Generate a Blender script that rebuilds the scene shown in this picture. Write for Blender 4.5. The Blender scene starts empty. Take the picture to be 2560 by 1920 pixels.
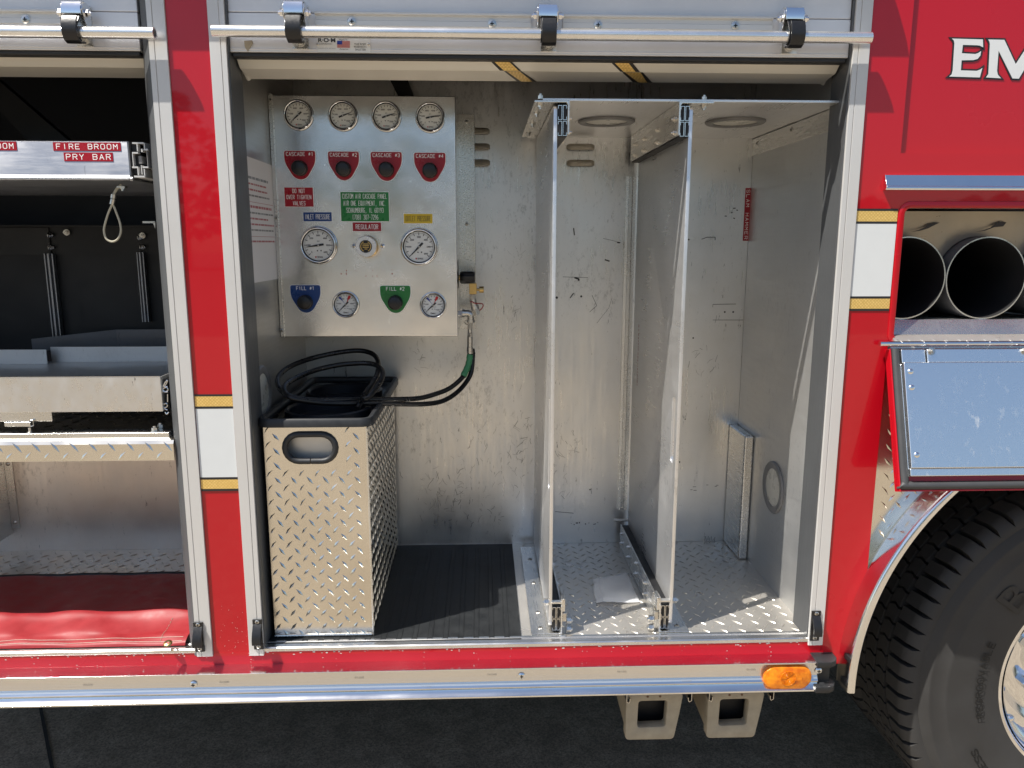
import bpy, math, random
from mathutils import Vector, Matrix
C = bpy.context.scene.collection
S = bpy.context.scene
# ------------------------------------------------------------------ camera
CAM = Vector((0, -1.75, 1.6)); FPX = 1923.0
PIT, YAW, ROL = math.radians(10.35), math.radians(2.133), math.radians(-.05)
cp, sp, cy, sy = math.cos(PIT), math.sin(PIT), math.cos(YAW), math.sin(YAW)
_f = Vector((sy*cp, cy*cp, -sp)); _r = Vector((cy, -sy, 0)); _d = _f.cross(_r)
_c, _s = math.cos(ROL), math.sin(ROL)
RT = _c*_r + _s*_d; DN = -_s*_r + _c*_d; FW = _f
cd = bpy.data.cameras.new("camera"); cam = bpy.data.objects.new("camera", cd); C.objects.link(cam)
cd.sensor_width = 36; cd.lens = FPX/2560*36; cd.clip_start = .05; cd.clip_end = 400
cam.matrix_world = Matrix.Translation(CAM) @ Matrix(((RT.x, -DN.x, -FW.x), (RT.y, -DN.y, -FW.y), (RT.z, -DN.z, -FW.z))).to_4x4()
S.camera = cam
# ------------------------------------------------------------------ light
SUN = Vector((1.9, 1.0, -3.5)).normalized()          # direction the light travels
EL = math.asin(-SUN.z); AZ = math.atan2(-SUN.x, -SUN.y)   # azimuth of the sun from +Y, clockwise
w = bpy.data.worlds.new("World"); S.world = w; w.use_nodes = True
sk = w.node_tree.nodes.new('ShaderNodeTexSky'); sk.sky_type = 'NISHITA'; sk.sun_disc = False
sk.sun_elevation = EL; sk.sun_rotation = AZ
bg = w.node_tree.nodes['Background']; bg.inputs[1].default_value = .085
w.node_tree.links.new(sk.outputs[0], bg.inputs[0])
sd = bpy.data.lights.new("sun", 'SUN'); sd.energy = 5.0; sd.angle = math.radians(.5); sd.color = (1, .95, .87)
so = bpy.data.objects.new("sun", sd); C.objects.link(so)
so.rotation_euler = SUN.to_track_quat('-Z', 'Y').to_euler()
S.view_settings.view_transform = 'Standard'; S.view_settings.look = 'None'
S.view_settings.exposure = .72; S.view_settings.gamma = 1
S.render.engine = 'CYCLES'
S.cycles.max_bounces = 10; S.cycles.diffuse_bounces = 5; S.cycles.glossy_bounces = 5
S.cycles.sample_clamp_indirect = 6

def at(x, y, X=None, Y=None, Z=None):
    """the point seen at photo pixel x, y (2560 x 1920) on one plane of the truck"""
    d = RT*((x-1280)/FPX) + DN*((y-960)/FPX) + FW
    if X is not None: t = (X-CAM.x)/d.x
    elif Y is not None: t = (Y-CAM.y)/d.y
    else: t = (Z-CAM.z)/d.z
    return CAM + d*t

# ------------------------------------------------------------------ materials
def _new(name):
    m = bpy.data.materials.new(name); m.use_nodes = True
    nt = m.node_tree; return m, nt, nt.nodes['Principled BSDF']
def N(nt, t, **k):
    n = nt.nodes.new(t)
    for a, b in k.items():
        if a.startswith('i_'):
            n.inputs[int(a[2:])].default_value = b
        else: setattr(n, a, b)
    return n
def coords(nt, sc=(1, 1, 1), rot=(0, 0, 0)):
    tc = N(nt, 'ShaderNodeTexCoord'); mp = N(nt, 'ShaderNodeMapping')
    mp.inputs['Scale'].default_value = sc; mp.inputs['Rotation'].default_value = rot
    nt.links.new(tc.outputs['Object'], mp.inputs[0]); return mp.outputs[0]
def noise(nt, vec, scale, detail=4, rough=.55):
    n = N(nt, 'ShaderNodeTexNoise'); n.inputs['Scale'].default_value = scale
    n.inputs['Detail'].default_value = detail; n.inputs['Roughness'].default_value = rough
    nt.links.new(vec, n.inputs['Vector']); return n.outputs[0]
def ramp(nt, src, a, b, ca=(0, 0, 0, 1), cb=(1, 1, 1, 1)):
    r = N(nt, 'ShaderNodeValToRGB'); e = r.color_ramp.elements
    e[0].position = a; e[1].position = b; e[0].color = ca; e[1].color = cb
    nt.links.new(src, r.inputs[0]); return r.outputs[0]
def mixc(nt, fac, a, b):
    m = N(nt, 'ShaderNodeMix', data_type='RGBA')
    for s, i in ((fac, 0), (a, 6), (b, 7)):
        if hasattr(s, 'links'): nt.links.new(s, m.inputs[i])
        else: m.inputs[i].default_value = s if i == 0 else (*s, 1) if len(s) == 3 else s
    return m.outputs[2]
def maprange(nt, src, a, b, c, d):
    m = N(nt, 'ShaderNodeMapRange'); nt.links.new(src, m.inputs[0])
    for i, v in enumerate((a, b, c, d)): m.inputs[i+1].default_value = v
    return m.outputs[0]
def bump(nt, p, h, strength, dist=.001):
    b = N(nt, 'ShaderNodeBump'); b.inputs['Strength'].default_value = strength; b.inputs['Distance'].default_value = dist
    nt.links.new(h, b.inputs['Height']); nt.links.new(b.outputs[0], p.inputs['Normal'])
def plain(name, col, rough=.5, metal=0, coat=0, var=.08, spec=.5, vscale=30, bmp=0):
    m, nt, p = _new(name)
    p.inputs['Roughness'].default_value = rough; p.inputs['Metallic'].default_value = metal
    p.inputs['Coat Weight'].default_value = coat; p.inputs['Coat Roughness'].default_value = .03
    p.inputs['Specular IOR Level'].default_value = spec
    v = coords(nt); n = noise(nt, v, vscale, 5)
    c2 = tuple(min(1, c*(1+var)) for c in col); c1 = tuple(c*(1-var) for c in col)
    nt.links.new(mixc(nt, n, c1, c2), p.inputs['Base Color'])
    nt.links.new(maprange(nt, n, .3, .7, max(0, rough-.06), rough+.06), p.inputs['Roughness'])
    if bmp: bump(nt, p, n, bmp)
    return m
def alu(name, col, rough=.35, brush=None, dirt=.0, dcol=(.06, .055, .05), metal=1.0, dscale=9, bstr=.15, rvar=.1, swirl=False):
    """worn aluminium: brushed streaks, cloudy gloss, dark rub marks and fine scratches"""
    m, nt, p = _new(name)
    p.inputs['Metallic'].default_value = metal
    v = coords(nt); cloud = noise(nt, v, 3.5, 6, .6)
    base = mixc(nt, cloud, tuple(c*.74 for c in col), tuple(min(1, c*1.2) for c in col))
    if dirt:
        d1 = noise(nt, coords(nt, (1.5, 1.3, .8), (.2, .7, .4)), dscale*6, 8, .78)
        reg = noise(nt, coords(nt, (1, 1, 1)), 2.6, 3)
        k = N(nt, 'ShaderNodeMath', operation='ADD'); nt.links.new(d1, k.inputs[0])
        k2 = maprange(nt, reg, .35, .7, -.12, .06); nt.links.new(k2, k.inputs[1])
        f = ramp(nt, k.outputs[0], .54, .78)
        fm = N(nt, 'ShaderNodeMath', operation='MULTIPLY'); nt.links.new(f, fm.inputs[0]); fm.inputs[1].default_value = dirt
        base = mixc(nt, fm.outputs[0], base, dcol)
        # thin curved scratches and rubs
        w1 = noise(nt, coords(nt, (9, 9, 1.6), (.3, .35, .2)), 9, 5, .8)
        f2 = ramp(nt, w1, .645, .69)
        fm2 = N(nt, 'ShaderNodeMath', operation='MULTIPLY'); nt.links.new(f2, fm2.inputs[0]); fm2.inputs[1].default_value = min(1, dirt*1.3)
        base = mixc(nt, fm2.outputs[0], base, (.05, .045, .045))
    nt.links.new(base, p.inputs['Base Color'])
    r = noise(nt, coords(nt, (1, 1, 1)), 7, 3, .55)
    if brush:
        bn = noise(nt, coords(nt, brush), 12, 4, .7)
        ad = N(nt, 'ShaderNodeMath', operation='ADD'); nt.links.new(bn, ad.inputs[0]); nt.links.new(r, ad.inputs[1])
        nt.links.new(maprange(nt, ad.outputs[0], .7, 1.3, max(.03, rough-rvar), rough+rvar), p.inputs['Roughness'])
        if bstr: bump(nt, p, bn, bstr, .0006)
    elif swirl:
        vo = N(nt, 'ShaderNodeTexVoronoi', feature='SMOOTH_F1'); vo.inputs['Scale'].default_value = 8
        wob = noise(nt, v, 5, 3); va = N(nt, 'ShaderNodeVectorMath', operation='ADD'); nt.links.new(v, va.inputs[0]); nt.links.new(wob, va.inputs[1])
        nt.links.new(va.outputs[0], vo.inputs['Vector'])
        mu = N(nt, 'ShaderNodeMath', operation='MULTIPLY'); nt.links.new(vo.outputs['Distance'], mu.inputs[0]); mu.inputs[1].default_value = 9
        cmb = N(nt, 'ShaderNodeCombineXYZ'); nt.links.new(mu.outputs[0], cmb.inputs[0])
        arcs = noise(nt, cmb.outputs[0], 14, 5, .8)
        big = noise(nt, v, 4.5, 2)
        ad = N(nt, 'ShaderNodeMath', operation='ADD'); nt.links.new(arcs, ad.inputs[0]); nt.links.new(r, ad.inputs[1])
        nt.links.new(maprange(nt, ad.outputs[0], .75, 1.3, rough-rvar, rough+rvar), p.inputs['Roughness'])
        b1 = N(nt, 'ShaderNodeBump'); b1.inputs['Strength'].default_value = .25; b1.inputs['Distance'].default_value = .012; nt.links.new(big, b1.inputs['Height'])
        b2 = N(nt, 'ShaderNodeBump'); b2.inputs['Strength'].default_value = bstr; b2.inputs['Distance'].default_value = .0004; nt.links.new(arcs, b2.inputs['Height'])
        nt.links.new(b1.outputs[0], b2.inputs['Normal']); nt.links.new(b2.outputs[0], p.inputs['Normal'])
    else:
        nt.links.new(maprange(nt, r, .3, .7, max(.02, rough-rvar), rough+rvar), p.inputs['Roughness'])
        if bstr: bump(nt, p, noise(nt, v, 6, 2), bstr, .004)
    return m

M = {}
M['red'] = plain('red_paint', (.42, .0025, .010), .30, 0, .7, .05, spec=.25, vscale=3)
M['white'] = plain('white_reflective', (.63, .65, .65), .35, var=.03, vscale=25)
M['black'] = plain('black_vinyl', (.018, .017, .018), .4)
M['rubber'] = plain('black_rubber', (.016, .017, .019), .5, var=.35, vscale=60, bmp=.2)
M['gasket'] = plain('door_seal_rubber', (.045, .046, .048), .5, var=.2, vscale=18)
M['plastic'] = plain('black_plastic', (.010, .010, .011), .36, var=.2, bmp=.15, vscale=200)
M['hose'] = plain('hose_rubber', (.006, .006, .007), .30, var=.2, vscale=40)
M['frame'] = plain('satin_frame', (.60, .59, .57), .40, metal=.25, var=.04, vscale=6)
M['shutter'] = alu('shutter_aluminium', (.72, .72, .73), .40, (.6, 30, 60), metal=.35, bstr=.05, rvar=.05)
M['curtain'] = plain('shutter_curtain', (.70, .67, .60), .45, metal=.2, var=.04, vscale=5)
M['rod'] = alu('rod_aluminium', (.88, .87, .84), .26, (.4, 30, 30), metal=.9, bstr=.05, rvar=.06)
M['chrome'] = plain('chrome', (.82, .83, .85), .1, 1, var=.03)
M['steel'] = plain('zinc_steel', (.62, .60, .56), .3, 1, var=.15, vscale=80)
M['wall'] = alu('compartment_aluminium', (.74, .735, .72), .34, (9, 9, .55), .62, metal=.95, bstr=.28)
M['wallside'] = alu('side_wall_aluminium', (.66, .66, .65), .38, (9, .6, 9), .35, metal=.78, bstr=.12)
M['plate'] = alu('divider_aluminium', (.78, .78, .78), .34, (9, .5, 9), .4, metal=.82, bstr=.12)
M['bracket'] = alu('bracket_aluminium', (.76, .75, .72), .28, (20, 1.2, 20), .12, metal=.95, bstr=.05)
M['trim'] = alu('mill_trim', (.72, .71, .69), .26, (1.0, 20, 20), .12, metal=.95, bstr=.1)
M['panel'] = alu('swirled_panel', (.90, .89, .87), .22, None, 0, metal=.98, bstr=.3, rvar=.09, swirl=True)
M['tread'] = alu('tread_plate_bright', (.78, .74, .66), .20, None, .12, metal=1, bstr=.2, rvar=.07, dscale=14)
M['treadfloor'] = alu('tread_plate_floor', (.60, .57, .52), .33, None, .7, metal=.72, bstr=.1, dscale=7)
M['bright'] = plain('worn_edge', (.85, .85, .83), .2, 1, var=.1)
M['door'] = alu('door_inner_aluminium', (.78, .79, .81), .22, (3, 1, 1), 0, metal=1, bstr=.1)
M['dark'] = plain('dark_interior', (.010, .010, .011), .6, var=.3, vscale=12)
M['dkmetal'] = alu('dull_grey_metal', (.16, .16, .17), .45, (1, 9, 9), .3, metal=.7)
M['slot'] = plain('slide_black', (.006, .006, .007), .5)
M['labred'] = plain('red_label', (.33, .005, .016), .3, var=.03)
M['labgreen'] = plain('green_label', (.014, .19, .04), .3, var=.03)
M['lablue'] = plain('blue_label', (.005, .045, .19), .3, var=.03)
M['labyel'] = plain('yellow_label', (.62, .43, .02), .3, var=.03)
M['ink'] = plain('white_ink', (.92, .90, .88), .4, var=.02)
M['dial'] = plain('dial_white', (.72, .72, .69), .25, coat=.6, var=.02)
M['dialink'] = plain('dial_ink', (.02, .02, .025), .4)
M['dred'] = plain('dial_red', (.5, .01, .015), .4)
M['dblue'] = plain('dial_blue', (.01, .04, .3), .4)
M['brass'] = plain('brass', (.62, .42, .16), .3, 1, var=.15)
M['tape'] = plain('green_tape', (.06, .25, .11), .5, var=.25, vscale=90)
M['vinyl'] = plain('red_vinyl', (.26, .012, .017), .55, var=.25, vscale=30, bmp=.2)
M['paper'] = plain('paper', (.72, .70, .69), .5, var=.03)
M['pinkink'] = plain('faded_red_ink', (.45, .16, .17), .6)
M['chock'] = plain('beige_chock', (.36, .31, .225), .6, var=.35, vscale=28, bmp=.3)
M['tyre'] = plain('tyre_rubber', (.042, .041, .040), .66, var=.4, vscale=9, bmp=.25, spec=.35)
M['lens'] = plain('pale_lens', (.66, .63, .54), .3, var=.03)
M['ring'] = plain('grey_ring', (.20, .195, .19), .4, var=.05)
M['cable'] = plain('cable_sleeve', (.42, .39, .30), .4, var=.2)
M['smear'] = plain('black_smear', (.03, .028, .025), .6)
M['rub'] = plain('grey_rub_mark', (.17, .16, .15), .5, .4, var=.3)
M['flagred'] = plain('flag_red', (.5, .03, .04), .4)
# gold reflective tape: embossed mesh of small cells
def gold():
    m, nt, p = _new('gold_reflective')
    v = coords(nt, (1, 1, 1), (0, math.radians(45), 0))
    vo = N(nt, 'ShaderNodeTexVoronoi'); vo.inputs['Scale'].default_value = 190; vo.inputs['Randomness'].default_value = .15
    nt.links.new(v, vo.inputs['Vector'])
    nt.links.new(ramp(nt, vo.outputs['Distance'], .2, .6, (.90, .64, .24, 1), (.66, .43, .12, 1)), p.inputs['Base Color'])
    p.inputs['Roughness'].default_value = .3; p.inputs['Metallic'].default_value = .3
    return m
M['gold'] = gold()
def reflex():
    m, nt, p = _new('silver_reflective_tape')
    v = coords(nt, (1, 1, 1), (0, math.radians(45), 0))
    ch = N(nt, 'ShaderNodeTexChecker'); ch.inputs['Scale'].default_value = 300
    nt.links.new(v, ch.inputs['Vector'])
    nt.links.new(mixc(nt, ch.outputs[1], (.74, .73, .71), (.82, .81, .79)), p.inputs['Base Color'])
    p.inputs['Roughness'].default_value = .24; p.inputs['Metallic'].default_value = .85
    bump(nt, p, ch.outputs[1], .15, .0005)
    return m
M['reflex'] = reflex()
def amber():
    m, nt, p = _new('amber_lens')
    p.inputs['Roughness'].default_value = .15; p.inputs['Subsurface Weight'].default_value = 0
    v = coords(nt); nt.links.new(mixc(nt, ramp(nt, noise(nt, coords(nt, (1, 1, 1)), 45, 3), .35, .65), (.62, .13, .002), (.95, .30, .01)), p.inputs['Base Color']); wv = N(nt, 'ShaderNodeTexWave', wave_type='RINGS'); wv.inputs['Scale'].default_value = 90
    nt.links.new(v, wv.inputs[0]); bump(nt, p, wv.outputs[0], .5, .0006)
    return m
M['amber'] = amber()
def doormat():
    m, nt, p = _new('dusty_mirror_aluminium')
    v = coords(nt, (1, 1, .5)); a = noise(nt, v, 55, 6, .8); b = noise(nt, coords(nt), 5, 4, .6)
    k = N(nt, 'ShaderNodeMath', operation='MULTIPLY'); nt.links.new(ramp(nt, a, .56, .72), k.inputs[0]); nt.links.new(ramp(nt, b, .42, .66), k.inputs[1])
    p.inputs['Base Color'].default_value = (.84, .86, .88, 1)
    nt.links.new(maprange(nt, k.outputs[0], 0, 1, 1.0, .86), p.inputs['Metallic']); nt.links.new(maprange(nt, k.outputs[0], 0, 1, .27, .5), p.inputs['Roughness'])
    bump(nt, p, noise(nt, coords(nt), 3, 2), .1, .004); return m
M['door'] = doormat()
def bagmat():
    m, nt, p = _new('clear_plastic')
    p.inputs['Base Color'].default_value = (.85, .87, .9, 1); p.inputs['Roughness'].default_value = .2
    p.inputs['Alpha'].default_value = .42
    bump(nt, p, noise(nt, coords(nt), 25, 4), .5, .003)
    return m
M['bag'] = bagmat()
def concrete(name, a, b, sc=1.0):
    m, nt, p = _new(name)
    n1 = noise(nt, coords(nt), 2.2*sc, 6, .6); n2 = noise(nt, coords(nt), 150, 5, .8)
    c = mixc(nt, n1, a, b); c = mixc(nt, ramp(nt, n2, .40, .62), tuple(x*.42 for x in a), c)
    n3 = noise(nt, coords(nt), 11, 5, .7); c = mixc(nt, ramp(nt, n3, .38, .62), mixc(nt, .5, c, tuple(x*.3 for x in a)), c)
    nt.links.new(c, p.inputs['Base Color']); p.inputs['Roughness'].default_value = .9
    p.inputs['Specular IOR Level'].default_value = .2
    bump(nt, p, n2, .6, .002); return m
M['concrete'] = concrete('concrete', (.42, .35, .26), (.53, .455, .35))
M['rail'] = alu('polished_rail', (.84, .84, .84), .15, (1.0, 14, 14), .08, metal=1, bstr=.08, rvar=.06)
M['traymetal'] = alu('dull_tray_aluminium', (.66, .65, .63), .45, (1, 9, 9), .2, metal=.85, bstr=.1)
M['joint'] = plain('joint_filler', (.015, .014, .013), .9)
M['grass'] = plain('dry_verge', (.085, .078, .062), .9, var=.4, vscale=3)
M['leaf'] = plain('tree_leaf', (.04, .06, .02), .9, var=.5, vscale=1.5)
# ------------------------------------------------------------------ mesh helpers
def frame_of(n):
    n = Vector(n).normalized(); a = Vector((0, 0, 1)) if abs(n.z) < .9 else Vector((1, 0, 0))
    u = a.cross(n).normalized(); return u, n.cross(u)
class MB:
    def __init__(s): s.v = []; s.f = []; s.mi = []
    def face(s, pts, m=0):
        b = len(s.v); s.v += [tuple(p) for p in pts]; s.f.append(tuple(range(b, b+len(pts)))); s.mi.append(m); return s
    def raw(s, vs, fs, m=0):
        b = len(s.v); s.v += [tuple(p) for p in vs]
        for f in fs: s.f.append(tuple(i+b for i in f)); s.mi.append(m)
        return s
    def box(s, x0, x1, y0, y1, z0, z1, m=0, skip=''):
        if x0 > x1: x0, x1 = x1, x0
        if y0 > y1: y0, y1 = y1, y0
        if z0 > z1: z0, z1 = z1, z0
        v = [(x, y, z) for z in (z0, z1) for y in (y0, y1) for x in (x0, x1)]
        F = {'b': (0, 2, 3, 1), 't': (4, 5, 7, 6), 'f': (0, 1, 5, 4), 'k': (2, 6, 7, 3), 'l': (0, 4, 6, 2), 'r': (1, 3, 7, 5)}
        return s.raw(v, [F[k] for k in F if k not in skip], m)
    def hexa(s, a, b, m=0):
        """8 corners: quad a and matching quad b"""
        return s.raw(list(a)+list(b), [(3, 2, 1, 0), (4, 5, 6, 7), (0, 1, 5, 4), (1, 2, 6, 5), (2, 3, 7, 6), (3, 0, 4, 7)], m)
    def extr(s, prof, axis, a0, a1, m=0, caps=True):
        """closed 2-D profile swept along an axis: X: (y,z)  Y: (x,z)  Z: (x,y)"""
        def P(p, a): return {'X': (a, p[0], p[1]), 'Y': (p[0], a, p[1]), 'Z': (p[0], p[1], a)}[axis]
        n = len(prof); v = [P(p, a0) for p in prof]+[P(p, a1) for p in prof]
        f = [(i, (i+1) % n, n+(i+1) % n, n+i) for i in range(n)]
        if caps: f += [tuple(range(n-1, -1, -1)), tuple(range(n, 2*n))]
        return s.raw(v, f, m)
    def strip(s, path, axis, a0, a1, th=0.0015, m=0):
        """open 2-D path given a thickness and swept: bent sheet"""
        pts = [Vector(p) for p in path]; off = []
        for i, p in enumerate(pts):
            d1 = (pts[i]-pts[i-1]).normalized() if i else (pts[1]-pts[0]).normalized()
            d2 = (pts[i+1]-pts[i]).normalized() if i < len(pts)-1 else d1
            n1 = Vector((-d1.y, d1.x)); n2 = Vector((-d2.y, d2.x)); n = (n1+n2).normalized()
            off.append(p+n*th/max(.4, n.dot(n1)))
        return s.extr([tuple(p) for p in pts]+[tuple(p) for p in reversed(off)], axis, a0, a1, m)
    def cyl(s, p0, p1, r, n=16, m=0, r1=None, cap=True):
        p0 = Vector(p0); p1 = Vector(p1); u, w_ = frame_of(p1-p0); r1 = r if r1 is None else r1
        v = []
        for p, q in ((p0, r), (p1, r1)):
            for i in range(n):
                a = 2*math.pi*i/n; v.append(p+u*q*math.cos(a)+w_*q*math.sin(a))
        f = [(i, (i+1) % n, n+(i+1) % n, n+i) for i in range(n)]
        if cap: f += [tuple(range(n-1, -1, -1)), tuple(range(n, 2*n))]
        return s.raw(v, f, m)
    def lathe(s, prof, o, ax, n=32, m=0, a0=0, a1=2*math.pi):
        """prof: (radius, distance along ax)"""
        o = Vector(o); ax = Vector(ax).normalized(); u, w_ = frame_of(ax); full = abs(a1-a0-2*math.pi) < 1e-6
        k = n if full else n+1; v = []
        for r, h in prof:
            for i in range(k):
                a = a0+(a1-a0)*i/n; v.append(o+ax*h+u*r*math.cos(a)+w_*r*math.sin(a))
        f = []
        for j in range(len(prof)-1):
            for i in range(n):
                i2 = (i+1) % k; f.append((j*k+i, j*k+i2, (j+1)*k+i2, (j+1)*k+i))
        return s.raw(v, f, m)
    def tube(s, path, r, n=10, m=0, rads=None):
        P = [Vector(p) for p in path]; v = []; f = []
        t = (P[1]-P[0]).normalized(); u, w_ = frame_of(t)
        for i, p in enumerate(P):
            t2 = (P[min(i+1, len(P)-1)]-P[max(i-1, 0)]).normalized()
            q = t.rotation_difference(t2); u = q @ u; w_ = q @ w_; t = t2
            rr = rads[i] if rads else r
            for k in range(n):
                a = 2*math.pi*k/n; v.append(p+u*rr*math.cos(a)+w_*rr*math.sin(a))
        for i in range(len(P)-1):
            for k in range(n):
                k2 = (k+1) % n; f.append((i*n+k, i*n+k2, (i+1)*n+k2, (i+1)*n+k))
        f += [tuple(range(n-1, -1, -1)), tuple(range((len(P)-1)*n, len(P)*n))]
        return s.raw(v, f, m)
    def bolt(s, p, d, r=.006, h=.005, m=0, stud=True):
        """hex nut with a short stud end"""
        p = Vector(p); d = Vector(d).normalized()
        s.cyl(p, p+d*.0012, r*1.35, 14, m); s.cyl(p+d*.0012, p+d*h, r, 6, m)
        if stud: s.cyl(p+d*h, p+d*(h+.004), r*.55, 8, m)
        return s
    def dome(s, p, d, r, h, n=14, m=0, cross=None):
        prof = [(r, 0), (r*.97, h*.35), (r*.75, h*.75), (r*.4, h*.95), (.0005, h)]
        s.lathe(prof, p, d, n, m)
        if cross is not None:
            p = Vector(p); d = Vector(d).normalized(); u, w_ = frame_of(d); q = p+d*(h*1.02+.0003)
            for a, b in ((u, w_), (w_, u)):
                s.face([q+a*r*.5+b*r*.13, q+a*r*.5-b*r*.13, q-a*r*.5-b*r*.13, q-a*r*.5+b*r*.13], cross)
        return s
    def build(s, name, mats, parent=None, loc=None, bevel=0, smooth=True, angle=35):
        me = bpy.data.meshes.new(name); me.from_pydata(s.v, [], s.f)
        for x in (mats if isinstance(mats, (list, tuple)) else [mats]): me.materials.append(x)
        me.polygons.foreach_set('material_index', s.mi)
        me.validate(); me.update()
        import bmesh
        b = bmesh.new(); b.from_mesh(me); bmesh.ops.remove_doubles(b, verts=b.verts, dist=1e-6)
        bmesh.ops.recalc_face_normals(b, faces=b.faces); b.to_mesh(me); b.free()
        if smooth:
            me.shade_smooth(); me.set_sharp_from_angle(angle=math.radians(angle))
        o = bpy.data.objects.new(name, me); C.objects.link(o)
        if loc is not None: o.location = loc
        if parent is not None: o.parent = parent
        if bevel:
            bv = o.modifiers.new('bevel', 'BEVEL'); bv.width = bevel; bv.segments = 2; bv.limit_method = 'ANGLE'; bv.angle_limit = math.radians(50)
            bv.harden_normals = True
        return o
def tag(o, label=None, cat=None, group=None, kind=None):
    if label: o['label'] = label
    if cat: o['category'] = cat
    if group: o['group'] = group
    if kind: o['kind'] = kind
    return o
def empty(name, label, cat, loc=(0, 0, 0), group=None):
    o = bpy.data.objects.new(name, None); C.objects.link(o); o.location = loc; o.empty_display_size = .05
    return tag(o, label, cat, group)
def sub(mb, name, mats, root, **k):
    """part whose mesh is written in world coordinates, under a root that stands elsewhere"""
    o = mb.build(name, mats, root, **k); L = Vector((0, 0, 0)); r = root
    while r is not None: L += r.location; r = r.parent
    o.location = -L; return o
def copy_tree(o, parent=None):
    c = o.copy(); C.objects.link(c)
    if parent is not None: c.parent = parent
    for ch in list(o.children): copy_tree(ch, c)
    return c
# ------------------------------------------------------------------ writing
_cache = {}
def glyphs(s, bold=0.0, spacing=1.0):
    k = (s, bold, spacing)
    if k not in _cache:
        cu = bpy.data.curves.new('t', 'FONT'); cu.body = s; cu.size = 1; cu.offset = bold; cu.space_character = spacing
        cu.resolution_u = 3
        ob = bpy.data.objects.new('t', cu); C.objects.link(ob); dg = bpy.context.evaluated_depsgraph_get()
        me = bpy.data.meshes.new_from_object(ob.evaluated_get(dg))
        vs = [(v.co.x, v.co.y) for v in me.vertices]; fs = [tuple(p.vertices) for p in me.polygons]
        bpy.data.objects.remove(ob); bpy.data.curves.remove(cu); bpy.data.meshes.remove(me)
        xs = [v[0] for v in vs]; ys = [v[1] for v in vs]
        _cache[k] = (vs, fs, min(xs), max(xs), min(ys), max(ys))
    return _cache[k]
def txt(mb, s, c, W, H, m, u=(1, 0, 0), v=(0, 0, 1), bold=.0, spacing=1.0, fn=None):
    """flat lettering fitted to W x H, centred on c, reading along u with its top towards v"""
    vs, fs, x0, x1, y0, y1 = glyphs(s, bold, spacing); c = Vector(c); u = Vector(u); v = Vector(v)
    cx, cy_ = (x0+x1)/2, (y0+y1)/2; kx = W/(x1-x0); ky = H/(y1-y0)
    P = [((a-cx)*kx, (b-cy_)*ky) for a, b in vs]
    mb.raw([fn(a, b) if fn else c+u*a+v*b for a, b in P], fs, m)
def outline(polys, z0=0, extrude=0.002, bev=0):
    """2-D outlines with holes, filled and extruded; returns verts, faces in (x, y, z)"""
    cu = bpy.data.curves.new('o', 'CURVE'); cu.dimensions = '2D'; cu.fill_mode = 'BOTH'; cu.extrude = extrude; cu.bevel_depth = bev; cu.bevel_resolution = 1
    for p in polys:
        sp_ = cu.splines.new('POLY'); sp_.points.add(len(p)-1); sp_.use_cyclic_u = True
        for q, a in zip(sp_.points, p): q.co = (a[0], a[1], 0, 1)
    ob = bpy.data.objects.new('o', cu); C.objects.link(ob); dg = bpy.context.evaluated_depsgraph_get()
    me = bpy.data.meshes.new_from_object(ob.evaluated_get(dg))
    r = [tuple(v.co) for v in me.vertices], [tuple(p.vertices) for p in me.polygons]
    bpy.data.objects.remove(ob); bpy.data.curves.remove(cu); bpy.data.meshes.remove(me); return r
def rrect(x0, x1, y0, y1, r, n=5):
    o = []
    for cx, cy_, a in ((x1-r, y1-r, 0), (x0+r, y1-r, 90), (x0+r, y0+r, 180), (x1-r, y0+r, 270)):
        for i in range(n+1):
            t = math.radians(a+90*i/n); o.append((cx+r*math.cos(t), cy_+r*math.sin(t)))
    return o
def cr(pts, n=10):
    """Catmull-Rom through points"""
    P = [Vector(p) for p in pts]; P = [2*P[0]-P[1]]+P+[2*P[-1]-P[-2]]; o = []
    for i in range(1, len(P)-2):
        for k in range(n):
            t = k/n; a, b, c, d = P[i-1:i+3]
            o.append(.5*((2*b)+(c-a)*t+(2*a-5*b+4*c-d)*t*t+(3*b-a-3*c+d)*t**3))
    return o+[P[-2]]
def lozenges(mb, o, u, v, n, W, H, pitch=.038, row=.018, L=.024, wd=.0065, h=.0016, m=0, skip=None, seed=1, flip=0):
    """raised tread bars in two crossing directions over the rectangle o + u*W, v*H"""
    o = Vector(o); u = Vector(u).normalized(); v = Vector(v).normalized(); n = Vector(n).normalized(); rnd = random.Random(seed)
    j = 0; y = row*.5
    while y < H:
        x = pitch*(.25 if j % 2 else .75)
        while x < W:
            if not (skip and skip(x, y)) and x > L*.36 and x < W-L*.36 and y > L*.36 and y < H-L*.36:
                a = math.radians((50 if (j+flip) % 2 else -50)+rnd.uniform(-3, 3)); d = u*math.cos(a)+v*math.sin(a); e = n.cross(d)
                c = o+u*x+v*y+n*.0001; k = rnd.uniform(.9, 1.1)
                P = [c-d*L/2*k, c-e*wd/2, c+d*L/2*k, c+e*wd/2, c-d*L*.18+n*h, c+d*L*.18+n*h]
                mb.raw(P, [(0, 1, 4), (1, 5, 4), (1, 2, 5), (2, 3, 5), (3, 4, 5), (3, 0, 4)], m)
            x += pitch
        y += row; j += 1
    return mb

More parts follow.
